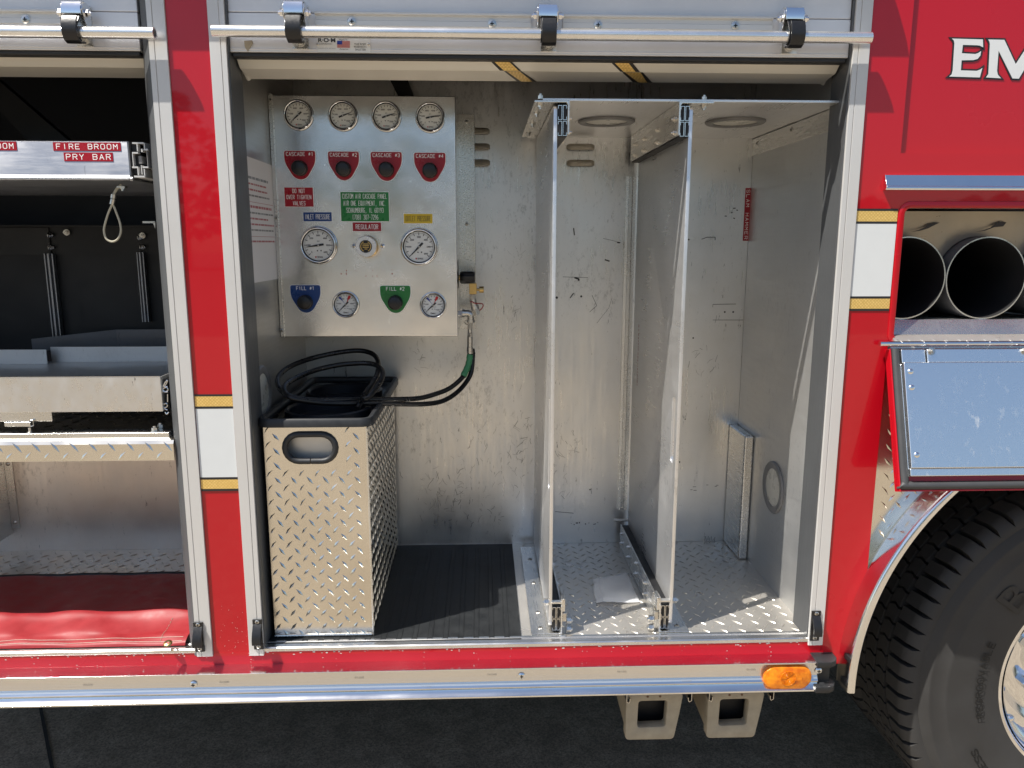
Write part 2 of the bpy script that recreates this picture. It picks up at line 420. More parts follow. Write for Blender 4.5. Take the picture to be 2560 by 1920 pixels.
# single-stroke engraved capitals
_G = {'A': '00 26 40|0.7,2 3.3,2', 'B': '00 06 3,6 4,5.2 4,3.9 3,3.2 0,3.2|3,3.2 4,2.4 4,.9 3,0 00', 'C': '4,5 3,6 1,6 0,5 0,1 1,0 3,0 4,1', 'D': '00 06 2.8,6 4,4.8 4,1.2 2.8,0 00', 'E': '46 06 00 40|0,3 3.2,3', 'F': '46 06 00|0,3 3.2,3',
 'G': '4,5 3,6 1,6 0,5 0,1 1,0 3,0 4,1 4,2.8 2.3,2.8', 'H': '00 06|40 46|0,3 4,3', 'I': '2,0 2,6', 'J': '4,6 4,1 3,0 1,0 0,1', 'K': '00 06|46 0,2.4|1.3,3.4 40', 'L': '06 00 40', 'M': '00 06 2,2.6 46 40', 'N': '00 06 40 46', 'O': '0,5 1,6 3,6 4,5 4,1 3,0 1,0 0,1 0,5',
 'P': '00 06 3,6 4,5.1 4,3.8 3,2.9 0,2.9', 'Q': '0,5 1,6 3,6 4,5 4,1 3,0 1,0 0,1 0,5|2.4,1.6 40', 'R': '00 06 3,6 4,5.1 4,3.9 3,3 0,3|2.4,3 40', 'S': '4,5 3,6 1,6 0,5 0,4 1,3.2 3,2.8 4,2 4,1 3,0 1,0 0,1', 'T': '06 46|26 20', 'U': '06 0,1 1,0 3,0 4,1 46', 'V': '06 20 46', 'W': '06 1,0 2,4 3,0 46', 'X': '00 46|06 40', 'Y': '06 2,3 46|2,3 20', 'Z': '06 46 00 40',
 '0': '0,5 1,6 3,6 4,5 4,1 3,0 1,0 0,1 0,5', '1': '1.2,5 2.2,6 2.2,0', '2': '0,5 1,6 3,6 4,5 4,3.8 00 40', '3': '0,5.2 1,6 3,6 4,5 4,4 3,3.2 1.5,3.2|3,3.2 4,2.3 4,1 3,0 1,0 0,.8', '4': '3,0 3,6 0,1.8 4,1.8', '5': '46 06 0,3.5 3,3.7 4,2.8 4,1 3,0 1,0 0,.8', '6': '3.6,6 1.4,5.4 0,3 0,1 1,0 3,0 4,1 4,2.4 3,3.3 0,2.9', '7': '06 46 1.5,0', '8': '1,3.2 0,4 0,5 1,6 3,6 4,5 4,4 3,3.2 1,3.2 0,2.3 0,1 1,0 3,0 4,1 4,2.3 3,3.2', '9': '.6,0 3,.8 4,3 4,5 3,6 1,6 0,5 0,3.8 1,2.9 4,3.2',
 '#': '1,.8 1.9,5.2|2.5,.8 3.4,5.2|.4,2.2 3.7,2.2|.7,3.8 40.'.replace('40.', '4,3.8'), '(': '3,6.4 2,5 2,1 3,-.4', ')': '1,6.4 2,5 2,1 1,-.4', '-': '.8,3 3.2,3', '.': '1.8,0 2.2,0', ',': '2.2,.4 1.7,-1', ' ': ''}
def _pt(t):
    if ',' in t: a, b = t.split(','); return (float(a), float(b))
    return (float(t[0]), float(t[1]))
def stx(mb, s, c, W, H, m, u=(1, 0, 0), v=(0, 0, 1), wt=.12, gap=2.0, n=(0, -1, 0), fn=None, mono=True):
    """engraved lettering: strokes of width wt*H"""
    c = Vector(c); u = Vector(u); v = Vector(v); n = Vector(n); adv = 4+gap; tot = len(s)*adv-gap; kx = W/tot; ky = H/6; hw = min(wt*H/2, .55*kx); k = 0
    for i, ch in enumerate(s):
        for st in _G[ch].split('|'):
            if not st: continue
            P = [_pt(t) for t in st.split()]; P = [((i*adv+x)*kx-W/2, (y-3)*ky) for x, y in P]
            for a, b in zip(P[:-1], P[1:]):
                a = Vector(a); b = Vector(b); d = (b-a).normalized() if (b-a).length > 0 else Vector((1, 0)); q = Vector((-d.y, d.x))*hw; e = d*hw*.6
                cs = [a-e+q, b+e+q, b+e-q, a-e-q]; o = n*(.00003*(k % 4)); k += 1
                mb.face([fn(p.x, p.y, .00003*(k % 4)) if fn else c+u*p.x+v*p.y+o for p in cs], m)
# ================================================================== setting
g = MB()
g.face([(-60, -12.5, -.09), (60, -12.5, -.09), (60, 8, -.09), (-60, 8, -.09)])
tag(g.build('ground', M['concrete'], smooth=False), 'sunlit concrete apron the truck stands on', kind='structure')
j = MB(); a = at(97, 1771, Z=-.09); b = at(125, 1920, Z=-.09); dx = (b.x-a.x)/(b.y-a.y)
X_ = lambda y: a.x+(y-a.y)*dx
j.face([(X_(-12), -12, -.086), (X_(-12)+.013, -12, -.086), (X_(7)+.013, 7, -.086), (X_(7), 7, -.086)])
tag(j.build('pavement_joint', M['joint'], smooth=False), 'dark straight joint in the concrete under the truck', kind='structure')
l = MB(); l.face([(-150, -150, -.2), (150, -150, -.2), (150, 150, -.2), (-150, 150, -.2)])
tag(l.build('lawn', M['grass'], smooth=False), 'dull verge beyond the apron', kind='structure')
tr = MB(); rnd = random.Random(4)
for i in range(42):
    x = -66+i*3.2+rnd.uniform(-1, 1); y = -52+rnd.uniform(-4, 4); h = rnd.uniform(9, 12) if x < 6 else rnd.uniform(4.2, 5.6)
    tr.cyl((x, y, -.2), (x, y, h*.5), .18, 7)
    for k in range(420):
        t = rnd.random(); a_ = rnd.uniform(0, 6.283); r = math.sqrt(rnd.random())*(2.4 if h < 8 else 3.6)*math.sin(math.pi*(.12+.86*t))
        c = Vector((x+r*math.cos(a_), y+r*math.sin(a_), h*(.16+.84*t))); n = Vector((rnd.uniform(-1, 1), rnd.uniform(-1, 1), rnd.uniform(-.6, 1))).normalized(); u, v = frame_of(n)
        s_ = rnd.uniform(.22, .5); tr.face([c+u*s_, c+v*s_*.7, c-u*s_, c-v*s_*.7])
tag(tr.build('tree_line', M['leaf'], smooth=False), 'far row of trees across the apron', kind='stuff')

# ================================================================== fire truck
T = empty('fire_truck', 'red fire truck with its side compartments rolled open', 'fire truck')
Y0 = 0.0
AX, AZc = 1.645, .47           # wheel centre
FX, FZ = 1.612, .53           # centre of the wheel arch
def arc(R, a0, a1, n=24): return [(FX+R*math.cos(math.radians(a0+(a1-a0)*i/n)), FZ+R*math.sin(math.radians(a0+(a1-a0)*i/n))) for i in range(n+1)]
def slab(polys, y0, y1, bev=0):
    """outlines in (x, z) -> solid between y0 (front) and y1"""
    vs, fs = outline(polys, extrude=(y1-y0)/2-bev, bev=bev)
    return [(a, (y0+y1)/2-c, b) for a, b, c in vs], fs
M['chip'] = plain('chipped_paint', (.55, .50, .47), .6)
# red side
aEnd = math.degrees(math.acos((.943-FX)/.718)); a558 = 180-math.degrees(math.asin((.558-FZ)/.718))
red = [(.8435, .558)]+arc(.718, a558, aEnd, 10)+[(.943, 1.366), (2.6, 1.366), (2.6, 2.6), (.8435, 2.6)]
hole1 = rrect(.951, 2.5, 1.376, 1.684, .018)
hole2 = [(.934, 1.80), (2.5, 1.80), (2.5, 2.5), (.934, 2.5)]
m_ = MB(); m_.raw(*slab([red, hole1, hole2], 0, .03, .0))
m_.box(.90, 2.55, .0082, .0295, 1.77, 2.55)
m_.raw(*slab([rrect(.943, 2.52, 1.368, 1.692, .024), rrect(.952, 2.5, 1.377, 1.683, .018)], -.0035, .045, .003))
# narrow red column between the two openings, and the sill below them
o = m_.build('side_panel', M['red'], T, smooth=True)
m_ = MB(); m_.box(-.6615, -.5745, .0005, .08, .600, 2.6); Rc = random.Random(3)
for k in range(32):
    x = Rc.uniform(-.658, -.578); z = .622+abs(Rc.gauss(0, .06)); s1 = Rc.uniform(.0003, .0008)
    m_.face([(x+s1*math.cos(6.283*i/5), .0002, z+s1*math.sin(6.283*i/5)) for i in range(5)], 1)
m_.build('door_pillar', [M['red'], M['chip']], T)
m_ = MB(); m_.box(-2.2, .842, .0, .05, 2.34, 2.6); m_.build('upper_panel', M['red'], T)
m_ = MB(); m_.box(-2.2, .8425, .0, .05, .545, at(1240, 1618, Y=0).z-.0003)
Rc = random.Random(12); zs = at(1240, 1618, Y=0).z
for k in range(120):
    x = Rc.uniform(-1.2, .84); z = zs-.0012-abs(Rc.gauss(0, .004)) if k < 80 else Rc.uniform(.590, zs); s1 = Rc.uniform(.0004, .0013)*(1.6 if k < 80 else 1)
    n_ = 6; m_.face([(x+s1*1.8*Rc.uniform(.6, 1.2)*math.cos(6.283*i/n_), -.0003, z+s1*Rc.uniform(.5, 1.1)*math.sin(6.283*i/n_)) for i in range(n_)], 1)
m_.build('sill_panel', [M['red'], M['chip']], T)
# upper roof closing the body, rear side
m_ = MB(); m_.box(-2.2, 2.6, 0.03, 1.9, 2.6, 2.63); m_.box(-2.2, 2.6, 1.88, 1.9, .3, 2.6); m_.box(-2.2, .83, .02, 1.87, .56, .60)
m_.box(2.6, 2.62, .03, 1.9, .3, 2.6)
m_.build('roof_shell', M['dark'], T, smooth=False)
# reflective stripes
def stripes(x0, x1, px, ys, name='reflective_stripe'):
    z = [at(px, y, Y=0).z for y in ys]; m = MB()
    cols = [1, 0, 1, 2, 1, 0, 1]
    for i, c in enumerate(cols): m.box(x0, x1, -.0012 if c != 1 else -.0014, .0004, z[i+1]-(.0 if c != 1 else .0003), z[i]+(.0 if c != 1 else .0003), c)
    return m.build(name, [M['gold'], M['black'], M['white']], T, smooth=False)
stripes(-.6605, -.5755, 545, [986, 990, 1016, 1021, 1193, 1198, 1222, 1227])
stripes(.8445, .9385, 2170, [522, 527, 554, 559, 741, 746, 772, 777])
# chrome drip trim over the tube compartment
m_ = MB(); m_.extr([(0, 1.752), (-.005, 1.752), (-.015, 1.7275), (-.017, 1.7265), (-.017, 1.7255), (-.013, 1.7185), (0, 1.7180)], 'X', .900, 2.55)
m_.build('trim_strip', M['chrome'], T, bevel=.0015)
# rain gutter above both doors (just over the picture)
m_ = MB(); m_.extr([(0.0, 2.215), (-.012, 2.212), (-.030, 2.200), (-.042, 2.184), (-.047, 2.166), (-.043, 2.160), (-.036, 2.162), (0.0, 2.172)], 'X', -2.1, .845)
m_.build('rain_gutter', M['trim'], T)
# EM lettering: white flared serif capitals with a black edge, on the raised upper door
def ez(x, y): p = at(x, y, Y=.007); return (p.x, p.z)
def P4(l): return [ez(1860+a/3.16, b/3.16) for a, b in l]
E_ = P4([(1642, 305), (1886, 312), (1888, 374), (1862, 361), (1838, 358), (1728, 355), (1720, 421), (1826, 427), (1852, 418), (1872, 404), (1866, 440), (1844, 466), (1812, 475), (1718, 477), (1712, 556), (1838, 560), (1866, 549), (1882, 537), (1862, 612), (1620, 605), (1640, 588), (1648, 560), (1662, 345), (1658, 322)])
M_ = P4([(1928, 312), (2056, 315), (2146, 508), (2216, 400), (2260, 318), (2390, 321), (2372, 350), (2362, 600), (2372, 628), (2240, 622), (2252, 590), (2262, 470), (2170, 622), (2120, 620), (2010, 400), (1998, 560), (2004, 590), (2030, 619), (1912, 612), (1930, 585), (1942, 350), (1938, 330)])
def grow(poly, d):
    n = len(poly); o = []; A = sum(poly[i][0]*poly[(i+1) % n][1]-poly[(i+1) % n][0]*poly[i][1] for i in range(n)); sg = 1 if A < 0 else -1
    for i in range(n):
        p, q, r = Vector(poly[i-1]), Vector(poly[i]), Vector(poly[(i+1) % n])
        e1 = (q-p).normalized(); e2 = (r-q).normalized(); n1 = Vector((-e1.y, e1.x))*sg; n2 = Vector((-e2.y, e2.x))*sg
        b = n1+n2
        if b.length < 1e-3: b = n1
        b.normalize(); o.append(tuple(q+b*d/max(.42, b.dot(n1))))
    return o
m_ = MB()
for pl in (E_, M_):
    m_.raw(*slab([grow(pl, .0036)], .0070, .0081), m=1); m_.raw(*slab([pl], .0064, .0069), m=0)
m_.build('lettering', [M['white'], M['black']], T, smooth=False)

# ---------------------------------------------------------------- door frames
M['track'] = alu('grey_door_track', (.105, .11, .115), .45, (20, 20, .8), .2, metal=.35, bstr=.1)
def frame(x_out, x_in, lip=False):
    s = 1 if x_in > x_out else -1; w_ = abs(x_in-x_out); m = MB()
    X = lambda d: x_out+s*d
    m.extr([(X(0), .06), (X(0), -.0045), (X(w_*.66), -.0045), (X(w_*.66), -.0025), (X(w_*.70), -.0025), (X(w_*.70), -.0045), (X(w_), -.0045), (X(w_), .060)][::1], 'Z', .612, 2.5, 0)
    if lip: m.extr([(X(w_)+s*.0002, -.004), (X(w_)+s*.014, .004), (X(w_)+s*.024, .022), (X(w_)+s*.024, .085), (X(w_)+s*.0002, .085)], 'Z', .613, 2.5, 1)
    else: m.extr([(X(w_)+s*.0002, .0015), (X(w_)+s*.003, .0015), (X(w_)+s*.003, .088), (X(w_)+s*.0002, .088)], 'Z', .613, 2.5, 1)
    return m.build('door_frame', [M['frame'], M['track']], T, bevel=.0012)
F1 = frame(-.6620, -.7000, True); F2 = frame(-.5740, -.5390); F3 = frame(.8430, .8065)
def catch(px, py0, py1, side):
    par = {0: F1, 1: F2, 2: F3}[side]; p0 = at(px, py0, Y=-.006); p1 = at(px, py1, Y=-.006); h = p0.z-p1.z; c = Vector((p0.x, 0, p1.z)); m = MB()
    m.box(c.x-.0115, c.x+.0115, -.0085, -.0047, c.z, c.z+h*.2, 0); m.box(c.x-.0115, c.x+.0115, -.0085, -.0047, c.z+h*.84, c.z+h, 0)
    m.box(c.x-.0115, c.x+.0105, -.0078, -.0047, c.z+h*.2, c.z+h*.84, 0)
    pr = [(-.0085, c.z+h*.86), (-.012, c.z+h*.80), (-.021, c.z+h*.62), (-.027, c.z+h*.42), (-.027, c.z+h*.26), (-.023, c.z+h*.23), (-.021, c.z+h*.30), (-.021, c.z+h*.42), (-.014, c.z+h*.60), (-.0085, c.z+h*.70)]
    m.extr(pr, 'X', c.x-.0105, c.x+.0105, 0)
    for q in (.1, .92): m.dome((c.x, -.0085, c.z+h*q), (0, -1, 0), .0052, .002, m=1, cross=2)
    m.build('latch_catch', [M['plastic'], M['steel'], M['slot']], par, bevel=.001)
catch(495, 1555, 1629, 0); catch(643, 1548, 1623, 1); catch(2041, 1527, 1601, 2)
# aluminium threshold along both openings
m_ = MB()
for x0, x1 in ((-2.2, -.70), (-.539, .8065)):
    m_.extr([(.034, .6285), (.034, .632), (.022, .6335), (.018, .631), (.008, .6318), (.001, .6312), (-.0018, .6285), (-.0018, at(1240, 1618, Y=0).z), (.02, at(1240, 1618, Y=0).z)], 'X', x0, x1)
m_.build('threshold', M['trim'], T, bevel=.0008)

# ---------------------------------------------------------------- compartments
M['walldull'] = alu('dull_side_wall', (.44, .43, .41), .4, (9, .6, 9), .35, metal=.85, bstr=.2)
ZF = .628; YB = .646
wl = MB(); wl.box(-.56, .83, YB, YB+.004, .60, 2.6)
p = at(1308, 700, Y=YB); wl.box(p.x, .8195, YB-.0015, YB-.0002, .63, 1.916)
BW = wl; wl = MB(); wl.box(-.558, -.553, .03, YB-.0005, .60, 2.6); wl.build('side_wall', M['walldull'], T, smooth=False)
wl = MB(); wl.box(.8205, .8255, .03, YB-.0005, .60, 2.6)
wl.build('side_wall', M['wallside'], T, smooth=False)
# folded angle along the top of the right wall, with its screws
m_ = MB(); m_.box(.8172, .8203, .04, YB-.002, 1.862, 1.911)
wa = m_.build('wall_angle', M['bracket'], T, bevel=.001)
for px, py in ((1894, 358), (1979, 324), (2086, 283)):
    q = at(px, py, X=.817); s_ = MB(); s_.dome(q, (-1, 0, 0), .0065, .003, cross=1); s_.build('screw', [M['steel'], M['slot']], wa)
m_ = MB(); m_.box(-.553, .8205, .034, YB-.0005, .60, ZF)
lozenges(m_, (.115, .036, ZF), (1, 0, 0), (0, 1, 0), (0, 0, 1), .70, .605, pitch=.046, row=.0215, L=.027, wd=.0055, h=.0018, seed=3)
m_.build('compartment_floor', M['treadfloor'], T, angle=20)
# overhead shelf with two round lamps
m_ = MB(); m_.box(.135, .8165, .042, YB-.002, 1.9125, 1.918); sh = m_.build('overhead_shelf', M['plate'], T, bevel=.0008)
def lamp(px, py, Zp=None, Xp=None, r=.07, sgn=-1):
    if Zp: c = at(px, py, Z=Zp); d = Vector((0, 0, -1))
    else: c = at(px, py, X=Xp); d = Vector((sgn, 0, 0))
    m = MB(); m.lathe([(r, 0), (r, .003), (r*.95, .006), (r*.78, .006), (r*.72, .0035), (r*.72, 0)], c, d, 48)
    o = sub(m, 'compartment_lamp', M['ring'], T); m = MB(); m.lathe([(r*.72, .002), (r*.4, .0035), (.001, .004)], c, d, 40)
    m.build('lens', M['lens'], o); return o
def rad(pa, pb, **k): return (at(*pa, **k)-at(*pb, **k)).length/2
lamp(1516, 302, Zp=1.912, r=rad((1445, 302), (1587, 302), Z=1.912))
lamp(1838, 304, Zp=1.912, r=rad((1764, 304), (1912, 304), Z=1.912))
lamp(1934, 1218, Xp=.82, r=rad((1934, 1153), (1934, 1284), X=.82))
lamp(655, 985, Xp=-.553, r=.072, sgn=1)
M['louvre'] = plain('louvre_lit_tan', (.62, .56, .46), .4, metal=.25, var=.15, vscale=60)  # warm light on the louvres put into this tan colour
# pressed louvres in the back wall
lv = 0
for cx, cy_, w_ in ((1189, 329, 70), (1190, 368, 70), (1190, 408, 70), (1451, 369, 70), (1451, 409, 70)):
    a_ = at(cx-w_/2, cy_, Y=YB); b_ = at(cx+w_/2, cy_, Y=YB); m = MB(); n = 14; r = .0095; vs = []
    L_ = b_.x-a_.x; pf = [(.0, .0115), (.0045, .0095), (.0095, .0045), (.0125, -.002), (.0135, -.0075), (.0125, -.0088)]
    for i in range(n+1):
        t = i/n; x = a_.x+L_*t; e = min(1, min(t, 1-t)/.2); e = math.sqrt(max(0, 1-(1-e)**2))
        for (dy, dz) in pf: vs.append((x, YB-.0016-dy*1.5*(.02+.98*e), a_.z+dz*(.55+.45*e)))
    k_ = len(pf); fs = [(i*k_+k, i*k_+k+1, (i+1)*k_+k+1, (i+1)*k_+k) for i in range(n) for k in range(k_-1)]
    m.raw(vs, fs, 0); m.box(a_.x+.006, b_.x-.006, YB-.016, YB-.0018, a_.z-.0080, a_.z-.0068, 1)  # black strip painted in for the shade of the open slit
    m.build('louvre', [M['louvre'], M['slot']], T, angle=60)
# fixed rail on the back wall, with its peg
a_ = at(1566, 441, Y=YB-.012); b_ = at(1591, 441, Y=YB-.012); c_ = at(1560, 1274, Y=YB-.012); m = MB()
m.extr([(a_.x, YB-.002), (a_.x, YB-.012), (a_.x+.008, YB-.015), (a_.x+.010, YB-.010), (a_.x+.019, YB-.010), (a_.x+.021, YB-.015), (b_.x, YB-.012), (b_.x, YB-.002)], 'Z', c_.z, a_.z)
m.build('wall_rail', M['bracket'], T)
a_ = at(1535, 1300, Y=.6); b_ = at(1572, 1300, Y=.6); m = MB(); m.cyl(a_, b_, .0045); m.build('peg', M['steel'], T)
# box shaped duct standing in the far right corner
fb = at(1850, 1399, Z=ZF); ft = at(1857, 1090, Y=fb.y); m = MB()
m.box(fb.x-.006, .8203, fb.y, YB-.002, ZF, ft.z); m.build('corner_duct', M['bracket'], T, bevel=.006)
# rub marks and bolt holes on the wall (same mesh as the wall)
m = MB()
for px, py, r in ((1392, 744, 3), (1453, 741, 2.6), (1812, 780, 2.3), (1833, 780, 2.3), (1722, 599, 2), (1733, 845, 2), (1565, 610, 1.6), (1699, 1155, 2), (1475, 1224, 2), (1713, 1048, 1.6)):
    c = at(px, py, Y=YB-.002); m.cyl(c, c+Vector((0, .001, 0)), r*.0013, 10)
def scr(pts, w_, mm=0):
    for (a, b) in zip(pts[:-1], pts[1:]):
        A = at(*a, Y=YB-.0021); B = at(*b, Y=YB-.0021); d = (B-A).normalized(); n_ = Vector((-d.z, 0, d.x))*w_/2
        m.face([A+n_, B+n_, B-n_, A-n_], mm)
R_ = random.Random(9)
for pl, w_ in (([(1782, 750+11), (1840, 760)], .0016), ([(1782, 800), (1858, 800)], .0014), ([(1782, 761), (1782, 768)], .001), ([(1407, 692), (1430, 693), (1470, 694)], .0012), ([(1436, 694), (1448, 698), (1446, 702)], .005), ([(1508, 596), (1530, 601), (1552, 607)], .0011), ([(1543, 606), (1550, 607)], .004), ([(1754, 598), (1768, 593), (1788, 593), (1788, 600)], .0022), ([(1512, 649), (1524, 653)], .004), ([(1480, 738), (1492, 764), (1474, 780)], .0013), ([(1530, 745), (1522, 770), (1492, 808)], .0008), ([(1388, 1279), (1434, 1283)], .0016), ([(1434, 570), (1436, 588)], .0035), ([(1425, 745), (1434, 733)], .003)):
    scr(pl, w_)
for k in range(10):
    x = 1427+k*7.2+R_.uniform(-2, 2); y = 1308+R_.uniform(-3, 4)
    if k in (4, 7): continue
    scr([(x, y), (x+R_.uniform(2, 7), y+R_.uniform(-2, 2))], R_.uniform(.001, .005))
for k in range(7): x = 1762+k*4; scr([(x, 1352), (x+R_.uniform(0, 3), 1344+R_.uniform(-4, 3))], .0016)
for k in range(6): x = R_.uniform(1722, 1790); y = R_.uniform(1210, 1236); scr([(x, y), (x+R_.uniform(2, 8), y)], .0017)
for k in range(5): x = R_.uniform(1810, 1850); y = R_.uniform(520, 575); scr([(x, y), (x+R_.uniform(2, 7), y+R_.uniform(-2, 2))], .003)
for (cx, cy_, sx, sy, nn) in ((1292, 640, 14, 24, 8), (1284, 780, 10, 28, 12), (1050, 890, 14, 30, 10), (1150, 1200, 95, 70, 60), (1140, 1275, 100, 40, 40), (1300, 1140, 14, 100, 24), (1240, 1150, 60, 40, 16), (1400, 1180, 20, 60, 14), (1760, 900, 40, 120, 16), (1430, 1130, 26, 40, 16), (1210, 1090, 20, 20, 8), (1320, 1070, 10, 12, 7)):
    for k in range(nn):
        x = cx+R_.gauss(0, 1)*sx*.6; y = cy_+R_.gauss(0, 1)*sy*.6; an = R_.gauss(1.3, .8); L = R_.uniform(3, 12); bend = R_.uniform(-.6, .6)
        if x > 1296 and x < 1345 and False: continue
        scr([(x, y), (x+L*math.cos(an), y-L*math.sin(an)), (x+L*math.cos(an)+L*.8*math.cos(an+bend), y-L*math.sin(an)-L*.8*math.sin(an+bend))], R_.choice((.0004, .0005, .0005, .0006, .0010)), 1 if R_.random() < .8 else 0)
for f_, k_ in zip(m.f, m.mi): BW.raw([m.v[i] for i in f_], [tuple(range(len(f_)))], 1+k_)
BW.build('back_wall', [M['wall'], M['smear'], M['rub']], T, smooth=False)
# red label on the back wall
a_ = at(1865, 470, Y=YB-.003); b_ = at(1881, 470, Y=YB-.003); c_ = at(1865, 602, Y=YB-.003); m = MB()
m.box(a_.x-.001, b_.x-.003, YB-.0032, YB-.0018, c_.z, a_.z, 0)
stx(m, 'SLAM HAMMER', ((a_.x+b_.x)/2-.002, YB-.0035, (a_.z+c_.z)/2), (a_.z-c_.z)*.93, .0098, 1, u=(0, 0, -1), v=(1, 0, 0), wt=.13, gap=2.6)
m.build('wall_label', [M['labred'], M['ink']], T, smooth=False)
# wiring duct up in the dark above the panel
m = MB(); q = [at(x, y, Y=.60) for x, y in ((965, 180), (1012, 180), (1042, 262), (1006, 262))]; q2 = [v+Vector((0, .04, 0)) for v in q]
m.hexa(q, q2); m.build('wiring_duct', M['slot'], T, smooth=False)

# ---------------------------------------------------------------- roll-up doors
def rollup(x0, x1, refpx, strips, screws, straps, rod, main):
    yf = .010; zl = at(refpx, 30 if main else 29, Y=yf).z; zb = at(refpx, 130 if main else 127, Y=yf).z
    D = empty('rollup_door', None, None); D.parent = T
    m = MB(); ph = zl-zb
    m.box(x0, x1, yf, yf+.018, zb, zl-.0012)
    m.box(x0, x1, yf-.001, yf+.014, zb+.004, zb+.0085)
    br = m.build('bottom_rail', M['shutter'], D, bevel=.0015)
    m = MB()
    for k in range(4): m.box(x0, x1, yf+.001, yf+.012, zl+k*.083, zl+(k+1)*.083-.0015)
    m.build('slats', M['shutter'], D, bevel=.002)
    m = MB(); m.box(x0+.003, x1-.003, yf+.003, yf+.030, zb-.0095, zb-.0002); m.build('weather_seal', M['rubber'], D, bevel=.003)
    # the rolled curtain behind
    pA = (.036, at(900, 144, Y=.036).z); pB = (.058, at(900, 173, Y=.058).z); pC = (.128, at(900, 200, Y=.128).z)
    m = MB(); pB2 = (pB[0]+.0012, pB[1]+.0025); pB3 = (pB[0]+.0026, pB[1]-.0006)
    m.extr([pA, pB, pB2, pB3, pC, (.185, pC[1]+.055), (.215, pC[1]+.13), (.17, pC[1]+.22), (.08, pC[1]+.24), (.036, pC[1]+.16)], 'X', x0+.004, x1-.004)
    m.build('curtain_roll', M['curtain'], D, bevel=.0015)
    if main:
        for f, tops, bots, ty, by in (((pA, pB), (1222, 1230, 1267, 1274), (1250, 1260, 1297, 1303), 150, 178), ((pB, pC), (1260, 1266, 1299, 1304), (1293, 1303, 1331, 1342), 182, 202), ((pA, pB), (1523, 1531, 1567, 1577), (1551, 1559, 1589, 1600), 153, 181), ((pB, pC), (1555, 1562, 1601, 1607), (1583, 1596, 1618, 1631), 186, 205)):
            (ya, za), (yb, zb2) = f; m = MB()
            for i, mm in ((0, 1), (1, 0), (2, 1)):
                def q(px, fr):
                    y = ya+(yb-ya)*fr; z = za+(zb2-za)*fr; d = at(px, 100, Y=y); 
                    # x at that point for this pixel column
                    for _ in range(3):
                        rel = Vector((d.x, y, z))-CAM; u = rel.dot(RT)/rel.dot(FW)*FPX+1280; d.x += (px-u)/FPX*rel.dot(FW)
                    return Vector((d.x, y-.0006, z-.0009))
                m.face([q(tops[i], .03), q(tops[i+1], .03), q(bots[i+1], .985), q(bots[i], .985)], mm)
            m.build('diagonal_stripe', [M['gold'], M['black']], D, smooth=False)
        for px, py, px2, py2 in ((606, 142, 622, 192), (2086, 157, 2056, 203)):
            m = MB(); pts = [at(px, py, Y=.05), at((px+px2)/2-3, (py+py2)/2, Y=.09), at(px2, py2, Y=.13)]; pts = [p_-Vector((0, .002, .004)) for p_ in pts]
            m.tube(cr(pts, 4), .006, 8); m.build('end_clip', M['curtain'], D)
    if main:
        q = [at(x, y, Y=yf-.003) for x, y in ((610, 102), (630, 101), (632, 107), (619, 128), (612, 118))]; m = MB(); n_ = len(q)
        m.raw(q+[v+Vector((0, .0022, 0)) for v in q], [tuple(range(n_)), tuple(range(2*n_-1, n_-1, -1))]+[(i, (i+1) % n_, n_+(i+1) % n_, n_+i) for i in range(n_)]); m.build('corner_tab', M['chock'], D)
    # screwed lift-handle extrusions on the bottom rail
    for (a, b, y1, y2) in strips:
        A = at(a, y1, Y=yf-.004); B = at(b, y2, Y=yf-.004); zt = at(refpx, 27, Y=yf-.006).z; z_b = at(refpx, 78, Y=yf-.004).z; m = MB()
        m.extr([(yf-.001, z_b), (yf-.0045, z_b), (yf-.0045, zt-.028), (yf-.0065, zt-.0275), (yf-.0065, zt-.0165), (yf-.0045, zt-.016), (yf-.0045, zt-.007), (yf-.012, zt-.005), (yf-.012, zt-.0005), (yf-.001, zt)], 'X', A.x, B.x)
        e = m.build('handle_extrusion', M['frame'], D, bevel=.0008)
        for px, py in screws:
            if a < px < b: q = at(px, py, Y=yf-.0066); s_ = MB(); s_.cyl(q+Vector((0, .002, 0)), q-Vector((0, .0008, 0)), .0098, 22); s_.dome(q-Vector((0, .0008, 0)), (0, -1, 0), .0085, .0022, n=20, cross=1); s_.build('screw', [M['steel'], M['slot']], D)
    # lift bar
    A = at(rod[0], rod[1], Y=-.03); B = at(rod[2], rod[3], Y=-.03); z = (A.z+B.z)/2 if main else B.z; m = MB()
    if not main: A.x = -2.0
    m.lathe([(.0085, 0), (.0118, 0), (.0118, B.x-A.x), (.0085, B.x-A.x), (.0085, 0)], (A.x, -.03, z), (1, 0, 0), 28)
    hb = m.build('lift_bar', M['rod'], D)
    for px, big in straps:
        c = at(px, 80, Y=-.03); x = c.x; m = MB()
        w_ = .0165
        # back plate with hood
        m.strip([(yf-.0008, zb+.006), (yf-.0008, z+.062)], 'X', x-w_*.75, x+w_*1.35, .003, 0)
        hood = [(yf-.003, z+.062), (yf-.022, z+.066), (yf-.036, z+.060), (yf-.041, z+.048), (yf-.040, z+.036)]
        m.strip(hood, 'X', x-w_*1.2, x+w_*1.2, .0025, 1)
        for s_ in (-1, 1):
            m.extr([(yf-.003, z+.060), (yf-.022, z+.063), (yf-.035, z+.057), (yf-.038, z+.046), (yf-.030, z+.026), (yf-.004, z-.004)], 'X', x+s_*w_*1.2, x+s_*(w_*1.2+.0022), 1)
            m.bolt((x+s_*(w_*1.2+.0022), yf-.026, z+.040), (s_, 0, 0), .0085, .008, 1)
